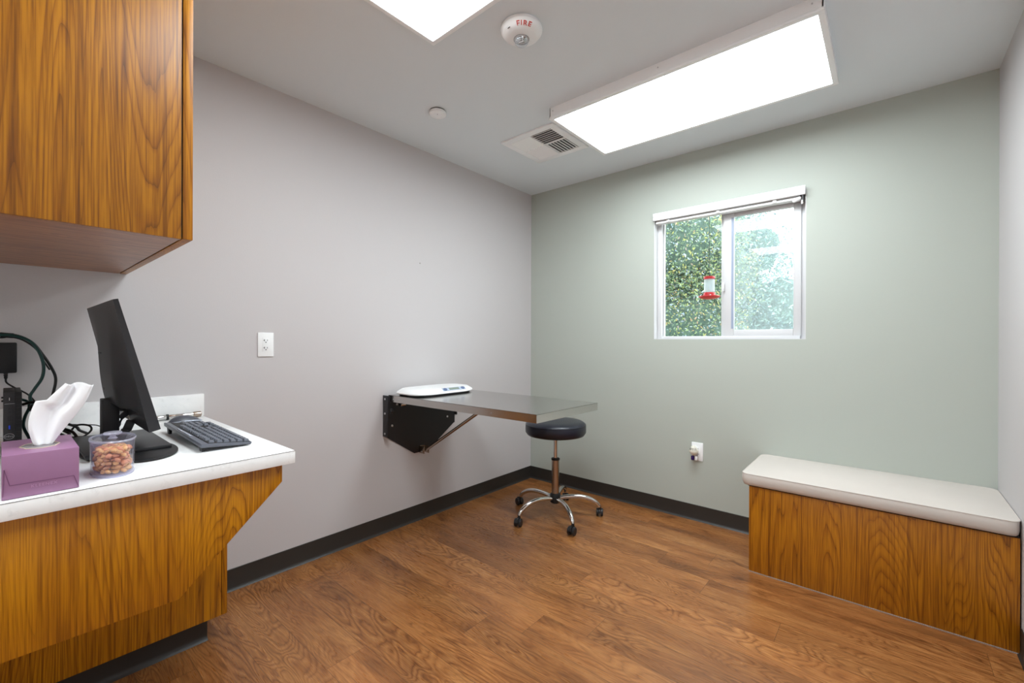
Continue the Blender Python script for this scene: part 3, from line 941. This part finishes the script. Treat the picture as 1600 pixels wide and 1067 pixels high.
# frame: origin at B (rear, near end); U_ towards the far end, V_ towards the user
U_ = (kC - kB_); KL = .452; U_ = U_.normalized(); V_ = (kA - kB_); V_ = (V_ - U_ * V_.dot(U_)).normalized(); N_ = V_.cross(U_)
if N_.z < 0: N_ = -N_
KW = .140


def kp(u, v, n): return kB_ + U_ * u + V_ * v + N_ * n


b = MB()
sk = .035      # the short ends are cut obliquely
top = [(0, 0), (KL, 0), (KL - .02, KW), (.0, KW)]
A_ = [b.bm.verts.new(kp(u, v, 0)) for u, v in top]
B2 = [b.bm.verts.new(kp(u * .985 + .003, v * .97 + .002, -.013 + .004 * (v / KW))) for u, v in top]
b.bm.faces.new(A_); b.bm.faces.new(B2[::-1])
for i in range(4): b.bm.faces.new((A_[i], A_[(i + 1) % 4], B2[(i + 1) % 4], B2[i]))
bmesh.ops.bevel(b.bm, geom=list(b.bm.edges), offset=.0025, segments=2, profile=.5, affect='EDGES')
b.build('case', m_kbd, kb)
MB().obox(kp(.007 + .214, .0205 + .0565, .0004), U_, V_, N_, .2165, .0592, .0006).build('key_bed', m_keyred, kb)
b = MB(); b.obox(kp(KL / 2 - .01, .008, .0012), U_, V_, N_, .075, .0035, .0012, .001); b.build('media_bar', m_mouse2, kb)
for u in (.03, KL - .035):
    b = MB(); pt = kp(u, .012, -.012)
    b.prism([(pt.y - .004, CT + .0003), (pt.y + .004, CT + .0003), (pt.y + .006, pt.z), (pt.y - .006, pt.z)], 'x', pt.x - .012, pt.x + .012)
    b.build('tilt_foot', m_black2, kb)
    pt = kp(u, KW - .015, -.0085)
    MB().box(pt.x - .01, pt.x + .01, pt.y - .005, pt.y + .005, CT + .0003, pt.z).build('rubber_foot', m_black2, kb)
un = .0188
rows = []
rows.append([(0, 1), (2, 1), (3, 1), (4, 1), (5, 1), (6.5, 1), (7.5, 1), (8.5, 1), (9.5, 1), (11, 1), (12, 1), (13, 1), (14, 1), (15.3, 1), (16.3, 1), (17.3, 1)])
nav = [(15.3, 1), (16.3, 1), (17.3, 1)]; pad = [(18.6, 1), (19.6, 1), (20.6, 1)]
rows.append([(k, 1) for k in range(13)] + [(13, 2)] + nav + pad + [(21.6, 1)])
rows.append([(0, 1.5)] + [(1.5 + k, 1) for k in range(12)] + [(13.5, 1.5)] + nav + pad + [(21.6, 1)])
rows.append([(0, 1.75)] + [(1.75 + k, 1) for k in range(11)] + [(12.75, 2.25)] + pad)
rows.append([(0, 2.25)] + [(2.25 + k, 1) for k in range(10)] + [(12.25, 2.75), (16.3, 1)] + pad + [(21.6, 1)])
rows.append([(0, 1.25), (1.25, 1.25), (2.5, 1.25), (3.75, 6.25), (10, 1.25), (11.25, 1.25), (12.5, 1.25), (13.75, 1.25)] + nav + [(18.6, 2), (20.6, 1)])


def key_verts(bm, u0, u1, v0, v1):
    g = .0016; t = .0024
    lo = [bm.verts.new(kp(u, v, .0008)) for u, v in ((u0 + g, v0 + g), (u1 - g, v0 + g), (u1 - g, v1 - g), (u0 + g, v1 - g))]
    hi = [bm.verts.new(kp(u, v, .0072)) for u, v in ((u0 + g + t, v0 + g + t * .6), (u1 - g - t, v0 + g + t * .6), (u1 - g - t, v1 - g - t), (u0 + g + t, v1 - g - t))]
    bm.faces.new(hi)
    for i in range(4): bm.faces.new((lo[i], lo[(i + 1) % 4], hi[(i + 1) % 4], hi[i]))
    bm.faces.new(lo[::-1])


nk = 0
rest = MB()
order = []
for r, row in enumerate(rows):
    v0 = .0205 + r * un + (.0 if r == 0 else .003)
    for (k, wd) in row:
        # left of the layout (Esc) lies at the near end
        order.append((.009 + k * un * .985, .009 + (k + wd) * un * .985, v0, v0 + un - .0005))
order.sort(key=lambda t: t[0] + t[2] * -.3)
for t in order:
    if nk < 100:
        b = MB(); key_verts(b.bm, *t); b.build('key', m_key, kb)
    else:
        key_verts(rest.bm, *t)
    nk += 1
ro = rest.build('key', m_key, kb); ro['kind'] = 'stuff'

# mouse behind the keyboard
ms = thing('computer_mouse', (.20, .475, CT), 'dark grey computer mouse at the far end of the keyboard', 'mouse')
b = MB()
bmesh.ops.create_uvsphere(b.bm, u_segments=32, v_segments=20, radius=1)
for v in b.bm.verts:
    z_ = v.co.z
    v.co = Vector((.200 + v.co.x * .031, .482 + v.co.y * .056, CT + .0005 + max(0, z_) * .036 * (1 - .15 * v.co.y)))
b.build('shell', m_mouse, ms)
b = MB()
pts = [(.200 + .0318 * cos(a), .482 + .0568 * sin(a), CT + .010 + .007 * (1 + cos(2 * a)) / 2) for a in [2 * pi * k / 40 for k in range(40)]]
b.tube(pts, .0028, 8, close=True); b.build('side_trim', m_mouse2, ms)

# torch lying along the backsplash
fl_ = thing('penlight_torch', (.04, .50, CT), 'slim silver metal torch lying along the backsplash behind the keyboard', 'torch')
b = MB(); b.lathe([(.0085, 0), (.0105, .003), (.0105, .06), (.0095, .062), (.0095, .066), (.0105, .068), (.0105, .150)], (.036, .398, CT + .0125), (0, 1, 0), 24); b.build('barrel', m_chrome, fl_)
b = MB(); b.lathe([(.0108, .150), (.0125, .155), (.0125, .178), (.0105, .180), (0, .180)], (.036, .398, CT + .0125), (0, 1, 0), 24); b.build('head', m_rod, fl_)
b = MB(); b.lathe([(.0112, .056), (.0122, .058), (.0122, .063), (.0112, .065)], (.036, .398, CT + .0125), (0, 1, 0), 24); b.build('grip_ring', m_black2, fl_)

# ================================================================== MINI PC
pc = thing('mini_computer', (.31, .024, CT), 'slim black desktop mini computer standing upright behind the tissue box', 'computer')
MB().box(.222, .4005, .0055, .0415, CT + .003, 1.0245, .0015).build('case', m_black2, pc)
MB().box(.222, .402, .0060, .0285, CT + .003, 1.0250, .001).build('front_bezel', m_black, pc)
xf = .4021
for k in range(14):
    MB().box(.4004, .4014, .0300, .0405, .857 + k * .0115, .8625 + k * .0115).build('vent_slot', m_darkslot if k % 2 else m_cable, pc)
MB().lathe([(.0058, 0), (.0058, .0006), (0, .0006)], (xf, .017, 1.005), (1, 0, 0), 20).build('power_button', m_darkslot, pc)
MB().box(xf + .0006, xf + .0012, .0164, .0176, 1.001, 1.009).build('button_light', m_white, pc)
MB().box(xf, xf + .0004, .0075, .0275, .9905, .9915).build('bezel_line', m_greymark, pc)
for zc in (.976, .967):
    MB().lathe([(.0030, 0), (.0030, .0005), (0, .0005)], (xf, .0175, zc), (1, 0, 0), 14).build('audio_port', m_darkslot, pc)
MB().box(xf, xf + .0005, .0135, .0205, .941, .956).build('usb_port', m_darkslot, pc)
MB().box(xf, xf + .0005, .0135, .0205, .915, .930).build('usb_port', m_darkslot, pc)
MB().box(xf + .0005, xf + .0009, .0155, .0188, .917, .928).build('usb_tongue', m_blueusb, pc)
lg = MB(); lg.tube([(xf + .0002, .0165 + .0098 * cos(a), .896 + .0078 * sin(a)) for a in [2 * pi * k / 36 for k in range(36)]], .0005, 6, close=True)
lo_ = lg.build('round_logo', m_greymark, pc)
text_part('logo_lettering', 'DELL', .0066, m_greymark, lo_, (xf + .0002, .0165, .896), (0, 1, 0), (0, 0, 1), depth=.0002)
for zz in (1.010, 1.000):
    MB().lathe([(.0028, 0), (.0028, .004), (0, .004)], (.398, .0055, zz), (0, -1, 0), 10).build('thumb_screw', m_black2, pc)

# ================================================================== POWER BRICK AND CABLES
pb = thing('power_adapter', (.03, .0, 1.06), 'black plug-in power adapter high on the grey wall above the mini computer', 'power adapter')
MB().box(.0, .045, -.034, .0375, 1.0625, 1.168, .004).build('brick', m_black2, pb)
MB().lathe([(.0055, 0), (.0042, .006), (.0055, .007), (.004, .013), (.005, .014), (.0035, .020)], (.030, .012, 1.0625), (0, 0, -1), 12).build('strain_relief', m_black2, pb)
b = MB(); b.tube([(.030, .012, 1.043), (.045, .014, 1.030), (.06, .030, 1.014), (.07, .064, .985), (.085, .086, .944), (.10, .095, .905)], .0026, 8, smooth_n=8); b.build('cord', m_cable, pb)

GC = 'cables behind the tissue box'
cable('network_cable', [(.12, -.06, 1.190), (.12, -.001, 1.193), (.12, .027, 1.192), (.12, .063, 1.175), (.12, .085, 1.140), (.12, .097, 1.091), (.12, .094, 1.047), (.12, .076, 1.008), (.12, .066, .983), (.12, .073, .947), (.12, .088, .914), (.13, .09, .87), (.16, .08, .846)], .0045, m_teal, 'dark teal cable arching down the wall to the mini computer')
cable('power_cable', [(.095, -.06, 1.194), (.095, -.001, 1.198), (.095, .041, 1.190), (.095, .073, 1.166), (.095, .097, 1.124), (.095, .118, 1.078), (.095, .128, 1.039), (.095, .123, .994), (.095, .114, .954), (.10, .10, .92), (.12, .12, .88), (.16, .16, .847)], .0042, m_cable, 'thick black cable arching widest down the wall beside the teal cable')
cable('thin_cable', [(.112, -.06, 1.185), (.112, -.001, 1.184), (.112, .02, 1.187), (.112, .05, 1.176), (.112, .080, 1.145), (.105, .1, 1.10), (.10, .113, 1.072)], .0024, m_cable, 'thin black cable running along the top of the teal cable arch')
b = MB(); b.tube([(.108, .0, 1.194), (.108, .028, 1.191)], .0085, 12); tie = b.build('cable_sleeve', m_black2); tag(tie, 'short black sleeve bundling the cables at the left edge', 'cable sleeve')
cable('video_lead', [(.22, .044, .985), (.21, .058, .975), (.20, .062, .955), (.20, .053, .928), (.20, .049, .897), (.21, .058, .866), (.26, .07, .846), (.32, .09, .846)], .0042, m_teal, 'dark teal cable curling down close beside the mini computer')
cable('coiled_lead', [(.22, .046, .968), (.225, .07, .974), (.22, .09, .962), (.21, .10, .940), (.22, .088, .915), (.24, .095, .895), (.22, .12, .905), (.20, .125, .93), (.22, .11, .955), (.24, .12, .93), (.24, .14, .90), (.22, .17, .878), (.20, .18, .862), (.18, .2, .846)], .0045, m_cable, 'black cable knotted in loops between the mini computer and tissue')
cable('looped_lead', [(.26, .06, .952), (.26, .08, .958), (.26, .10, .945), (.28, .115, .92), (.28, .13, .89), (.30, .155, .874), (.32, .165, .850), (.30, .15, .846), (.27, .12, .846), (.24, .14, .846), (.26, .19, .846), (.30, .145, .855)], .0042, m_cable, 'black cable looping down behind the tissue box to the counter')
cable('counter_lead', [(.20, .15, .846), (.22, .170, .882), (.23, .20, .880), (.25, .205, .866), (.27, .185, .850), (.30, .16, .846), (.33, .13, .846)], .0032, m_cable, 'thin black cable hooped on the counter left of the monitor stand')
cable('straight_lead', [(.14, .16, .878), (.17, .19, .876), (.22, .222, .876), (.26, .235, .866), (.27, .24, .846)], .0018, m_cable, 'very thin black cable running level to the monitor stand')
cable('short_lead', [(.30, .065, .90), (.31, .08, .893), (.32, .10, .890), (.33, .12, .880), (.33, .14, .865), (.32, .16, .850), (.33, .135, .846)], .0036, m_cable, 'short black cable bending just behind the right of the tissue')
b = MB(); b.obox((.25, .088, .952), (0, .9, -.43), (1, 0, 0), (0, .43, .9), .030, .008, .007, .003)
tag(b.build('cable_connector', m_black2), 'flat black cable connector beside the top of the mini computer', 'connector')
b = MB(); b.obox((.25, .128, .897), (0, .65, .76), (1, 0, 0), (0, .76, -.65), .014, .008, .006, .002)
tag(b.build('cable_connector', m_black2), 'small black plug lying in the cable knot behind the tissue', 'connector')

# ================================================================== FOLDING EXAM TABLE
et = thing('folding_exam_table', (.6, 1.81, .443), 'stainless steel fold-down exam table fixed to the grey wall by a black plate', 'exam table')
tz = .847
tp = [(.030, 1.543), (1.144, 1.572), (1.155, 2.100), (.030, 2.085)]
b = MB()
b.prism(tp, 'z', tz - .003, tz)
def lip(a, c, th=.002):
    a, c = Vector((*a, 0)), Vector((*c, 0)); d = (c - a).normalized(); n = d.cross(Vector((0, 0, 1)))
    mid = (a + c) / 2
    b.obox((mid.x - n.x * th, mid.y - n.y * th, tz - .0200), d, n, (0, 0, 1), (c - a).length / 2, th, .0198)
lip(tp[0], tp[1]); lip(tp[1], tp[2]); lip(tp[2], tp[3]); lip(tp[3], tp[0])
b.build('tabletop', m_steel, et)
b = MB(); b.box(.034, .10, 1.56, 2.07, tz - .034, tz - .004); b.build('hinge_rail', m_steel, et)
for k, (x, y) in enumerate(((.08, 1.5435), (.135, 1.5445), (.87, 1.5645))):
    MB().lathe([(.0032, 0), (.0025, .0015), (0, .002)], (x, y, tz - .022), (0, -1, 0), 12).build('rivet', m_screw, et)
# wall plate
b = MB()
b.prism([(1.527, .838), (1.527, .596), (1.755, .446), (1.870, .446), (2.095, .600), (2.104, .600), (2.104, .838)], 'x', .0005, .006)
b.build('wall_plate', m_black_metal, et)
b = MB(); b.box(.0005, .052, 1.5225, 1.5268, .592, .845, .001); b.box(.047, .0525, 1.5269, 1.540, .60, .84)
b.build('side_flange', m_black_metal, et)
b = MB(); b.box(.0005, .020, 2.1045, 2.116, .655, .845, .001); b.build('side_flange', m_black_metal, et)
for (x, z_) in ((.024, .823), (.024, .735), (.024, .612)):
    MB().lathe([(.0065, 0), (.006, .003), (.003, .0045), (0, .0045)], (x, 1.5224, z_), (0, -1, 0), 14).build('bolt', m_screw, et)
for (y, z_) in ((1.585, .650), (2.035, .650), (1.99, .740), (2.05, .745), (1.62, .78)):
    MB().lathe([(.007, 0), (.0065, .003), (.003, .005), (0, .005)], (.006, y, z_), (1, 0, 0), 14).build('bolt', m_screw, et)
MB().lathe([(.014, 0), (.016, .004), (.016, .018), (.012, .022), (0, .022)], (.045, 1.5406, .748), (0, 1, 0), 20).build('hinge_bushing', m_black_metal, et)
b = MB(); b.cyl((.105, 1.575, .792), (.105, 1.610, .792), .012, 16); b.cyl((.105, 1.592, .804), (.105, 1.592, .812), .008, 12)
b.build('latch_pin', m_chrome, et)
# strut with foot bracket
b = MB(); b.box(.0062, .062, 1.790, 1.794, .444, .490, .001); b.box(.0062, .062, 1.826, 1.830, .444, .490, .001); b.box(.0062, .010, 1.794, 1.826, .444, .490)
b.build('strut_bracket', m_rod, et)
b = MB(); b.cyl((.048, 1.782, .460), (.048, 1.838, .460), .006, 14); b.build('pivot_pin', m_chrome, et)
b = MB(); b.tube([(.048, 1.810, .460), (.60, 1.810, .800)], .0095, 14); b.build('strut', m_rod, et)
b = MB(); b.box(.570, .630, 1.795, 1.799, .790, .8435); b.box(.570, .630, 1.821, 1.825, .790, .8435); b.build('strut_socket', m_rod, et)

# scale on the table
sc2 = thing('pet_scale', (.17, 1.79, tz), 'low white digital pet scale lying on the wall end of the steel table', 'scale')
def oct_pts(hx, hy, c, n=10, cx=.172, cy=1.795):
    pts = []
    for sx, sy, a0 in ((1, 1, 0), (-1, 1, 90), (-1, -1, 180), (1, -1, 270)):
        for k in range(n + 1):
            a = radians(a0 + 90 * k / n)
            pts.append((cx + sx * (hx - c) + c * cos(a), cy + sy * (hy - c * 1.5) + c * 1.5 * sin(a)))
    return pts
def stack(name, levels, mat, par):
    b = MB(); R_ = []
    for (hx, hy, c, z_) in levels:
        R_.append([b.bm.verts.new((p[0], p[1], z_)) for p in oct_pts(hx, hy, c)])
    n = len(R_[0])
    for A, B_ in zip(R_, R_[1:]):
        for k in range(n): b.bm.faces.new((A[k], A[(k + 1) % n], B_[(k + 1) % n], B_[k]))
    b.bm.faces.new(R_[0][::-1]); b.bm.faces.new(R_[-1])
    return b.build(name, mat, par)
stack('base', [(.125, .225, .08, tz + .0003), (.132, .236, .085, tz + .010)], m_black2, sc2)
plat = stack('platform', [(.134, .240, .09, tz + .0105), (.140, .248, .095, tz + .014), (.140, .249, .095, tz + .019), (.136, .243, .09, tz + .025), (.114, .220, .08, tz + .0415), (.10, .20, .07, tz + .0420)], m_white, sc2)
sn = Vector((.60, 0, .80)).normalized(); su = Vector((-.80, 0, .60))
cc = Vector((.2975, 1.835, tz + .0335)) + Vector((.0008, 0, .0010))
cs = MB().obox(cc, (0, 1, 0), su, sn, .092, .0130, .0015, .001).build('console', m_paleblue, sc2)
MB().obox(cc + sn * .0018, (0, 1, 0), su, sn, .040, .0085, .0006).build('display', m_lcd, cs)
for s in (-1, 1):
    b = MB(); b.lathe([(.0105, 0), (.0100, .0012), (0, .0012)], cc + Vector((0, s * .072, 0)) + sn * .0012, sn, 20, sx=1.5, xdir=(0, 1, 0), sy=1.1); b.build('button', m_bluebtn, cs)

# ================================================================== STOOL
SX, SY = .642, 2.442
sl = thing('rolling_stool', (SX, SY, 0), 'round black upholstered stool on a chrome five-star wheeled base', 'stool')
b = MB(); b.lathe([(.0, .545), (.165, .545), (.192, .552), (.203, .568), (.204, .592), (.203, .615), (.197, .628), (.180, .638), (.12, .643), (0, .645)], (SX, SY, 0), (0, 0, 1), 64); se = b.build('seat', m_vinyl_navy, sl, sharp=1.2)
b = MB(); b.tube([(SX + .2005 * cos(2 * pi * k / 72), SY + .2005 * sin(2 * pi * k / 72), .620) for k in range(72)], .0028, 8, close=True); b.build('piping', m_vinyl_navy, se)
MB().box(SX - .05, SX + .05, SY - .05, SY + .05, .530, .545, .003).build('seat_plate', m_black_metal, sl)
MB().lathe([(.014, .375), (.014, .530)], (SX, SY, 0), (0, 0, 1), 24).build('gas_rod', m_chrome, sl)
MB().lathe([(.0255, .150), (.0255, .380)], (SX, SY, 0), (0, 0, 1), 28).build('column', m_rod, sl)
MB().lathe([(.024, .376), (.029, .378), (.029, .388), (.022, .392), (.014, .392)], (SX, SY, 0), (0, 0, 1), 28).build('collar', m_black2, sl)
b = MB(); b.lathe([(.026, .088), (.036, .095), (.038, .140), (.032, .152), (.024, .156)], (SX, SY, 0), (0, 0, 1), 10); b.build('hub', m_black2, sl)
for k in range(5):
    a = radians(-106 + 72 * k)
    d = Vector((cos(a), sin(a), 0)); c0 = Vector((SX, SY, 0)); up = Vector((0, 0, 1)); sd2 = Vector((-sin(a), cos(a), 0))
    path = [(.030, .122), (.09, .131), (.16, .133), (.22, .122), (.265, .100), (.288, .078), (.295, .064)]
    b = MB(); b.tube([c0 + d * r + up * z_ for r, z_ in path], [.014, .014, .0145, .0145, .014, .0125, .0115], 14, smooth_n=5)
    b.build('leg', m_chrome, sl)
    cpos = c0 + d * .297
    sw = radians((35, -50, 80, 20, -20)[k]); wd = Vector((cos(a + sw), sin(a + sw), 0)); ws = Vector((-wd.y, wd.x, 0))
    wc = cpos + wd * .014 + up * .026
    b = MB(); b.cyl(cpos + up * .050, cpos + up * .066, .0095, 14)
    # hood over the twin wheels
    prof = [(.0315 * cos(t), .0315 * sin(t)) for t in [radians(10 + 170 * q / 12) for q in range(13)]] + [(.024 * cos(t), .024 * sin(t)) for t in [radians(180 - 170 * q / 12) for q in range(13)]]
    A = [b.bm.verts.new(wc + wd * p[0] + up * p[1] - ws * .007) for p in prof]; B_ = [b.bm.verts.new(wc + wd * p[0] + up * p[1] + ws * .007) for p in prof]
    n = len(prof)
    for i in range(12):
        j = n - 1 - i
        b.bm.faces.new((A[i], A[i + 1], A[j - 1], A[j])); b.bm.faces.new((B_[i], B_[i + 1], B_[j - 1], B_[j]))
    for i in range(n): b.bm.faces.new((A[i], A[(i + 1) % n], B_[(i + 1) % n], B_[i]))
    cst = b.build('caster', m_black2, sl)
    for s in (-1, 1):
        b = MB(); b.lathe([(.012, .0), (.0235, .0), (.0258, .003), (.0258, .012), (.023, .015), (.010, .0165), (0, .0165)], wc + ws * s * .0073 + up * -.0002, ws * s, 26)
        b.build('wheel', m_black, cst)

# ================================================================== BENCH
bn = thing('storage_bench', (2.27, 2.74, 0), 'built-in oak laminate bench with a cream padded seat in the right corner', 'bench')
BX0, BY0 = 1.805, 2.508
MB().box(BX0, W - .0045, BY0, D - .001, .0, .4365, .001).build('bench_base', m_wood_bench, bn)
b = MB(); b.box(BX0, W - .004, BY0 - .004, BY0 - .0002, .0, .0035); b.build('caulk_line', m_caulk, bn)
CXa, CXb, CYa, CYb = 1.773, W - .004, 2.488, D - .004
rc = .035


def rr_map(x, y, inset=0.0):
    """keep (x,y) inside a rounded rectangle"""
    x0, x1, y0, y1 = CXa + inset, CXb - inset, CYa + inset, CYb - inset
    x = min(max(x, x0), x1); y = min(max(y, y0), y1)
    cx_ = min(max(x, x0 + rc), x1 - rc); cy_ = min(max(y, y0 + rc), y1 - rc)
    dx, dy = x - cx_, y - cy_
    L = hypot(dx, dy); m_ = max(abs(dx), abs(dy))
    if abs(dx) > 1e-9 and abs(dy) > 1e-9:
        s = m_ / L
        x, y = cx_ + dx * s, cy_ + dy * s
    return x, y


NX, NY = 64, 30
b = MB()
def us(i, n):
    t = i / n
    return .5 - .5 * cos(pi * t) * (1 - .25 * sin(pi * t) ** 2) if True else t
def tv(i, j):
    u, v = us(i, NX), us(j, NY)
    x, y = rr_map(CXa + (CXb - CXa) * u, CYa + (CYb - CYa) * v)
    pz = (1 - abs(2 * u - 1) ** 3.0) * (1 - abs(2 * v - 1) ** 2.1)
    wr = .0012 * mn.noise(Vector((x * 9, y * 9, 0)))
    return Vector((x, y, .5035 + .027 * pz + wr * min(1, pz * 3)))
G = [[b.bm.verts.new(tv(i, j)) for j in range(NY + 1)] for i in range(NX + 1)]
for i in range(NX):
    for j in range(NY): b.bm.faces.new((G[i][j], G[i + 1][j], G[i + 1][j + 1], G[i][j + 1]))
per = [(i, 0) for i in range(NX)] + [(NX, j) for j in range(NY)] + [(i, NY) for i in range(NX, 0, -1)] + [(0, j) for j in range(NY, 0, -1)]
prev = [G[i][j] for i, j in per]
ctr = Vector(((CXa + CXb) / 2, (CYa + CYb) / 2, 0))
seam = [v.co.copy() for v in prev]
for (outs, z_) in ((.002, .496), (.004, .480), (.002, .462), (-.003, .449), (-.010, .4445)):
    ring = []
    for (i, j), s0 in zip(per, seam):
        n = Vector(((0 if 0 < i < NX else (1 if i else -1)), (0 if 0 < j < NY else (1 if j else -1)), 0))
        if n.length: n.normalize()
        o_ = outs if not (n.x > 0 or n.y > 0) else min(outs, 0)
        ring.append(b.bm.verts.new((s0.x + n.x * o_, s0.y + n.y * o_, z_)))
    n_ = len(ring)
    for k in range(n_): b.bm.faces.new((prev[k], prev[(k + 1) % n_], ring[(k + 1) % n_], ring[k]))
    prev = ring
b.bm.faces.new(prev[::-1])
cu_ = b.build('cushion', m_cush, bn, sharp=.7)
b = MB(); b.tube([s + Vector((0, 0, -.0005)) for s in seam], .0024, 8, close=True); b.build('piping', m_cush, cu_)
MB().box(1.80, W - .006, 2.515, D - .006, .4366, .4443).build('seat_board', m_black2, bn)

# ================================================================== OUTSIDE
struct(MB().box(-9, 9, D + WT, 16, -.35, -.30).build('ground', m_ground))
b = MB(); b.box(.0, 3.2, D + WT + .001, D + .95, 2.46, 2.50); b.box(.0, 3.2, D + .93, D + .96, 2.40, 2.60)
struct(b.build('trim_1', m_eave))


def foliage(name, center_fn, n, size, mat, seed, parent):
    rr = random.Random(seed)
    verts, faces = [], []
    for k in range(n):
        p, nrm = center_fn(rr)
        a = Vector((rr.gauss(0, 1), rr.gauss(0, 1), rr.gauss(0, 1))).normalized()
        n2 = (nrm * .9 + Vector((rr.gauss(0, .7), rr.gauss(0, .7), rr.gauss(0, .7)))).normalized()
        u = n2.cross(a).normalized(); v = n2.cross(u)
        L = size * rr.uniform(.6, 1.3); w_ = L * .42
        i = len(verts)
        verts += [p - u * L * .5, p + v * w_ * .5 + n2 * L * .06, p + u * L * .5, p - v * w_ * .5 + n2 * L * .06]
        faces.append((i, i + 1, i + 2, i + 3))
    me = bpy.data.meshes.new(name); me.from_pydata([tuple(q - Vector(parent.location)) for q in verts], [], faces); me.update()
    me.materials.append(mat)
    o = bpy.data.objects.new(name, me); COL.objects.link(o); o.parent = parent
    return o


def blob(name, blobs, mat, parent, k=.86):
    b = MB()
    for (c, r) in blobs:
        t = bmesh.ops.create_icosphere(b.bm, subdivisions=3, radius=1)
        for v in t['verts']:
            n = v.co.normalized()
            f = k * (1 + .16 * mn.noise(n * 2.5 + Vector(c)))
            v.co = Vector(c) + Vector((n.x * r[0], n.y * r[1], n.z * r[2])) * f
    return b.build(name, mat, parent)


def blob_sampler(blobs):
    wts = [r[0] * r[2] for c, r in blobs]
    def f(rr):
        c, r = rr.choices(blobs, wts)[0]
        n = Vector((rr.gauss(0, 1), rr.gauss(0, 1) , rr.gauss(0, 1))).normalized()
        if n.y > .25: n.y = -n.y
        s = rr.uniform(.80, 1.08)
        return Vector(c) + Vector((n.x * r[0], n.y * r[1], n.z * r[2])) * s, n
    return f


hd = thing('garden_shrub', (.45, 5.2, -.3), 'bright dense leafy shrub filling the left pane of the window', 'shrub')
hb = [((.60, 5.1, 1.3), (.62, .6, .75)), ((.05, 5.2, 1.8), (.7, .6, .9)), ((.55, 5.15, 2.3), (.62, .6, .75)), ((.0, 5.2, .8), (.8, .6, .9)), ((.25, 5.2, 2.75), (.75, .6, .55)), ((.85, 5.3, .7), (.6, .5, .7)), ((-.6, 5.3, 1.5), (.7, .6, 1.2)), ((.9, 5.35, 1.9), (.42, .5, .7))]
blob('inner_foliage', hb, m_core, hd, .66)
foliage('leaves', blob_sampler(hb), 60000, .034, m_leafA, 3, hd)
b = MB()
for x in (.1, .5, .85): b.tube([(x, 5.2, -.3), (x + .05, 5.15, .6), (x - .04, 5.2, 1.4)], [.05, .04, .02], 8, smooth_n=4)
b.build('stems', m_bark, hd)

tr = thing('garden_tree', (1.4, 7.3, -.3), 'paler bluish green tree behind the right pane of the window', 'tree')
tbm = [((1.15, 7.2, 1.5), (.9, .8, 1.0)), ((.35, 7.3, 2.0), (.9, .8, 1.1)), ((1.75, 7.4, 1.15), (.8, .7, .85)), ((.85, 7.3, 2.55), (.55, .6, .55)), ((.2, 7.5, 3.0), (.8, .7, .8)), ((1.3, 7.2, .7), (1.2, .8, .8)), ((-.6, 7.5, 2.2), (1., .8, 1.6))]
blob('inner_foliage', tbm, m_core, tr, .58)
foliage('leaves', blob_sampler(tbm), 40000, .052, m_leafB, 8, tr)
b = MB(); b.tube([(1.1, 7.3, -.3), (1.1, 7.3, .6), (1.0, 7.3, 1.6), (.8, 7.3, 2.4)], [.12, .1, .07, .03], 10, smooth_n=4); b.build('trunk', m_bark, tr)

# bird feeder hanging from the eave
fx_, fy_ = 1.334, D + .45
bf = thing('bird_feeder', (fx_, fy_, 1.50), 'red and clear hanging bird feeder outside the left window pane', 'bird feeder')
b = MB(); b.lathe([(0, 1.496), (.030, 1.496), (.060, 1.503), (.076, 1.514), (.074, 1.518), (.045, 1.524), (.040, 1.532), (.040, 1.543), (.034, 1.546)], (fx_, fy_, 0), (0, 0, 1), 36); tray = b.build('tray', m_redpl, bf)
for k in range(4):
    a = k * pi / 2 + .4
    MB().lathe([(.007, 0), (.005, .004), (0, .005)], (fx_ + .058 * cos(a), fy_ + .058 * sin(a), 1.5205), (0, 0, 1), 10).build('feeding_port', m_white, tray)
MB().lathe([(.033, 1.547), (.037, 1.552), (.037, 1.640), (.033, 1.644)], (fx_, fy_, 0), (0, 0, 1), 32).build('bottle', m_feederglass, bf)
MB().lathe([(.036, 1.6445), (.040, 1.648), (.040, 1.660), (.034, 1.665), (0, 1.667)], (fx_, fy_, 0), (0, 0, 1), 32).build('cap', m_redpl, bf)
b = MB(); b.tube([(fx_, fy_, 1.667), (fx_, fy_, 2.46)], .0016, 6); b.build('hanging_wire', m_black2, bf)
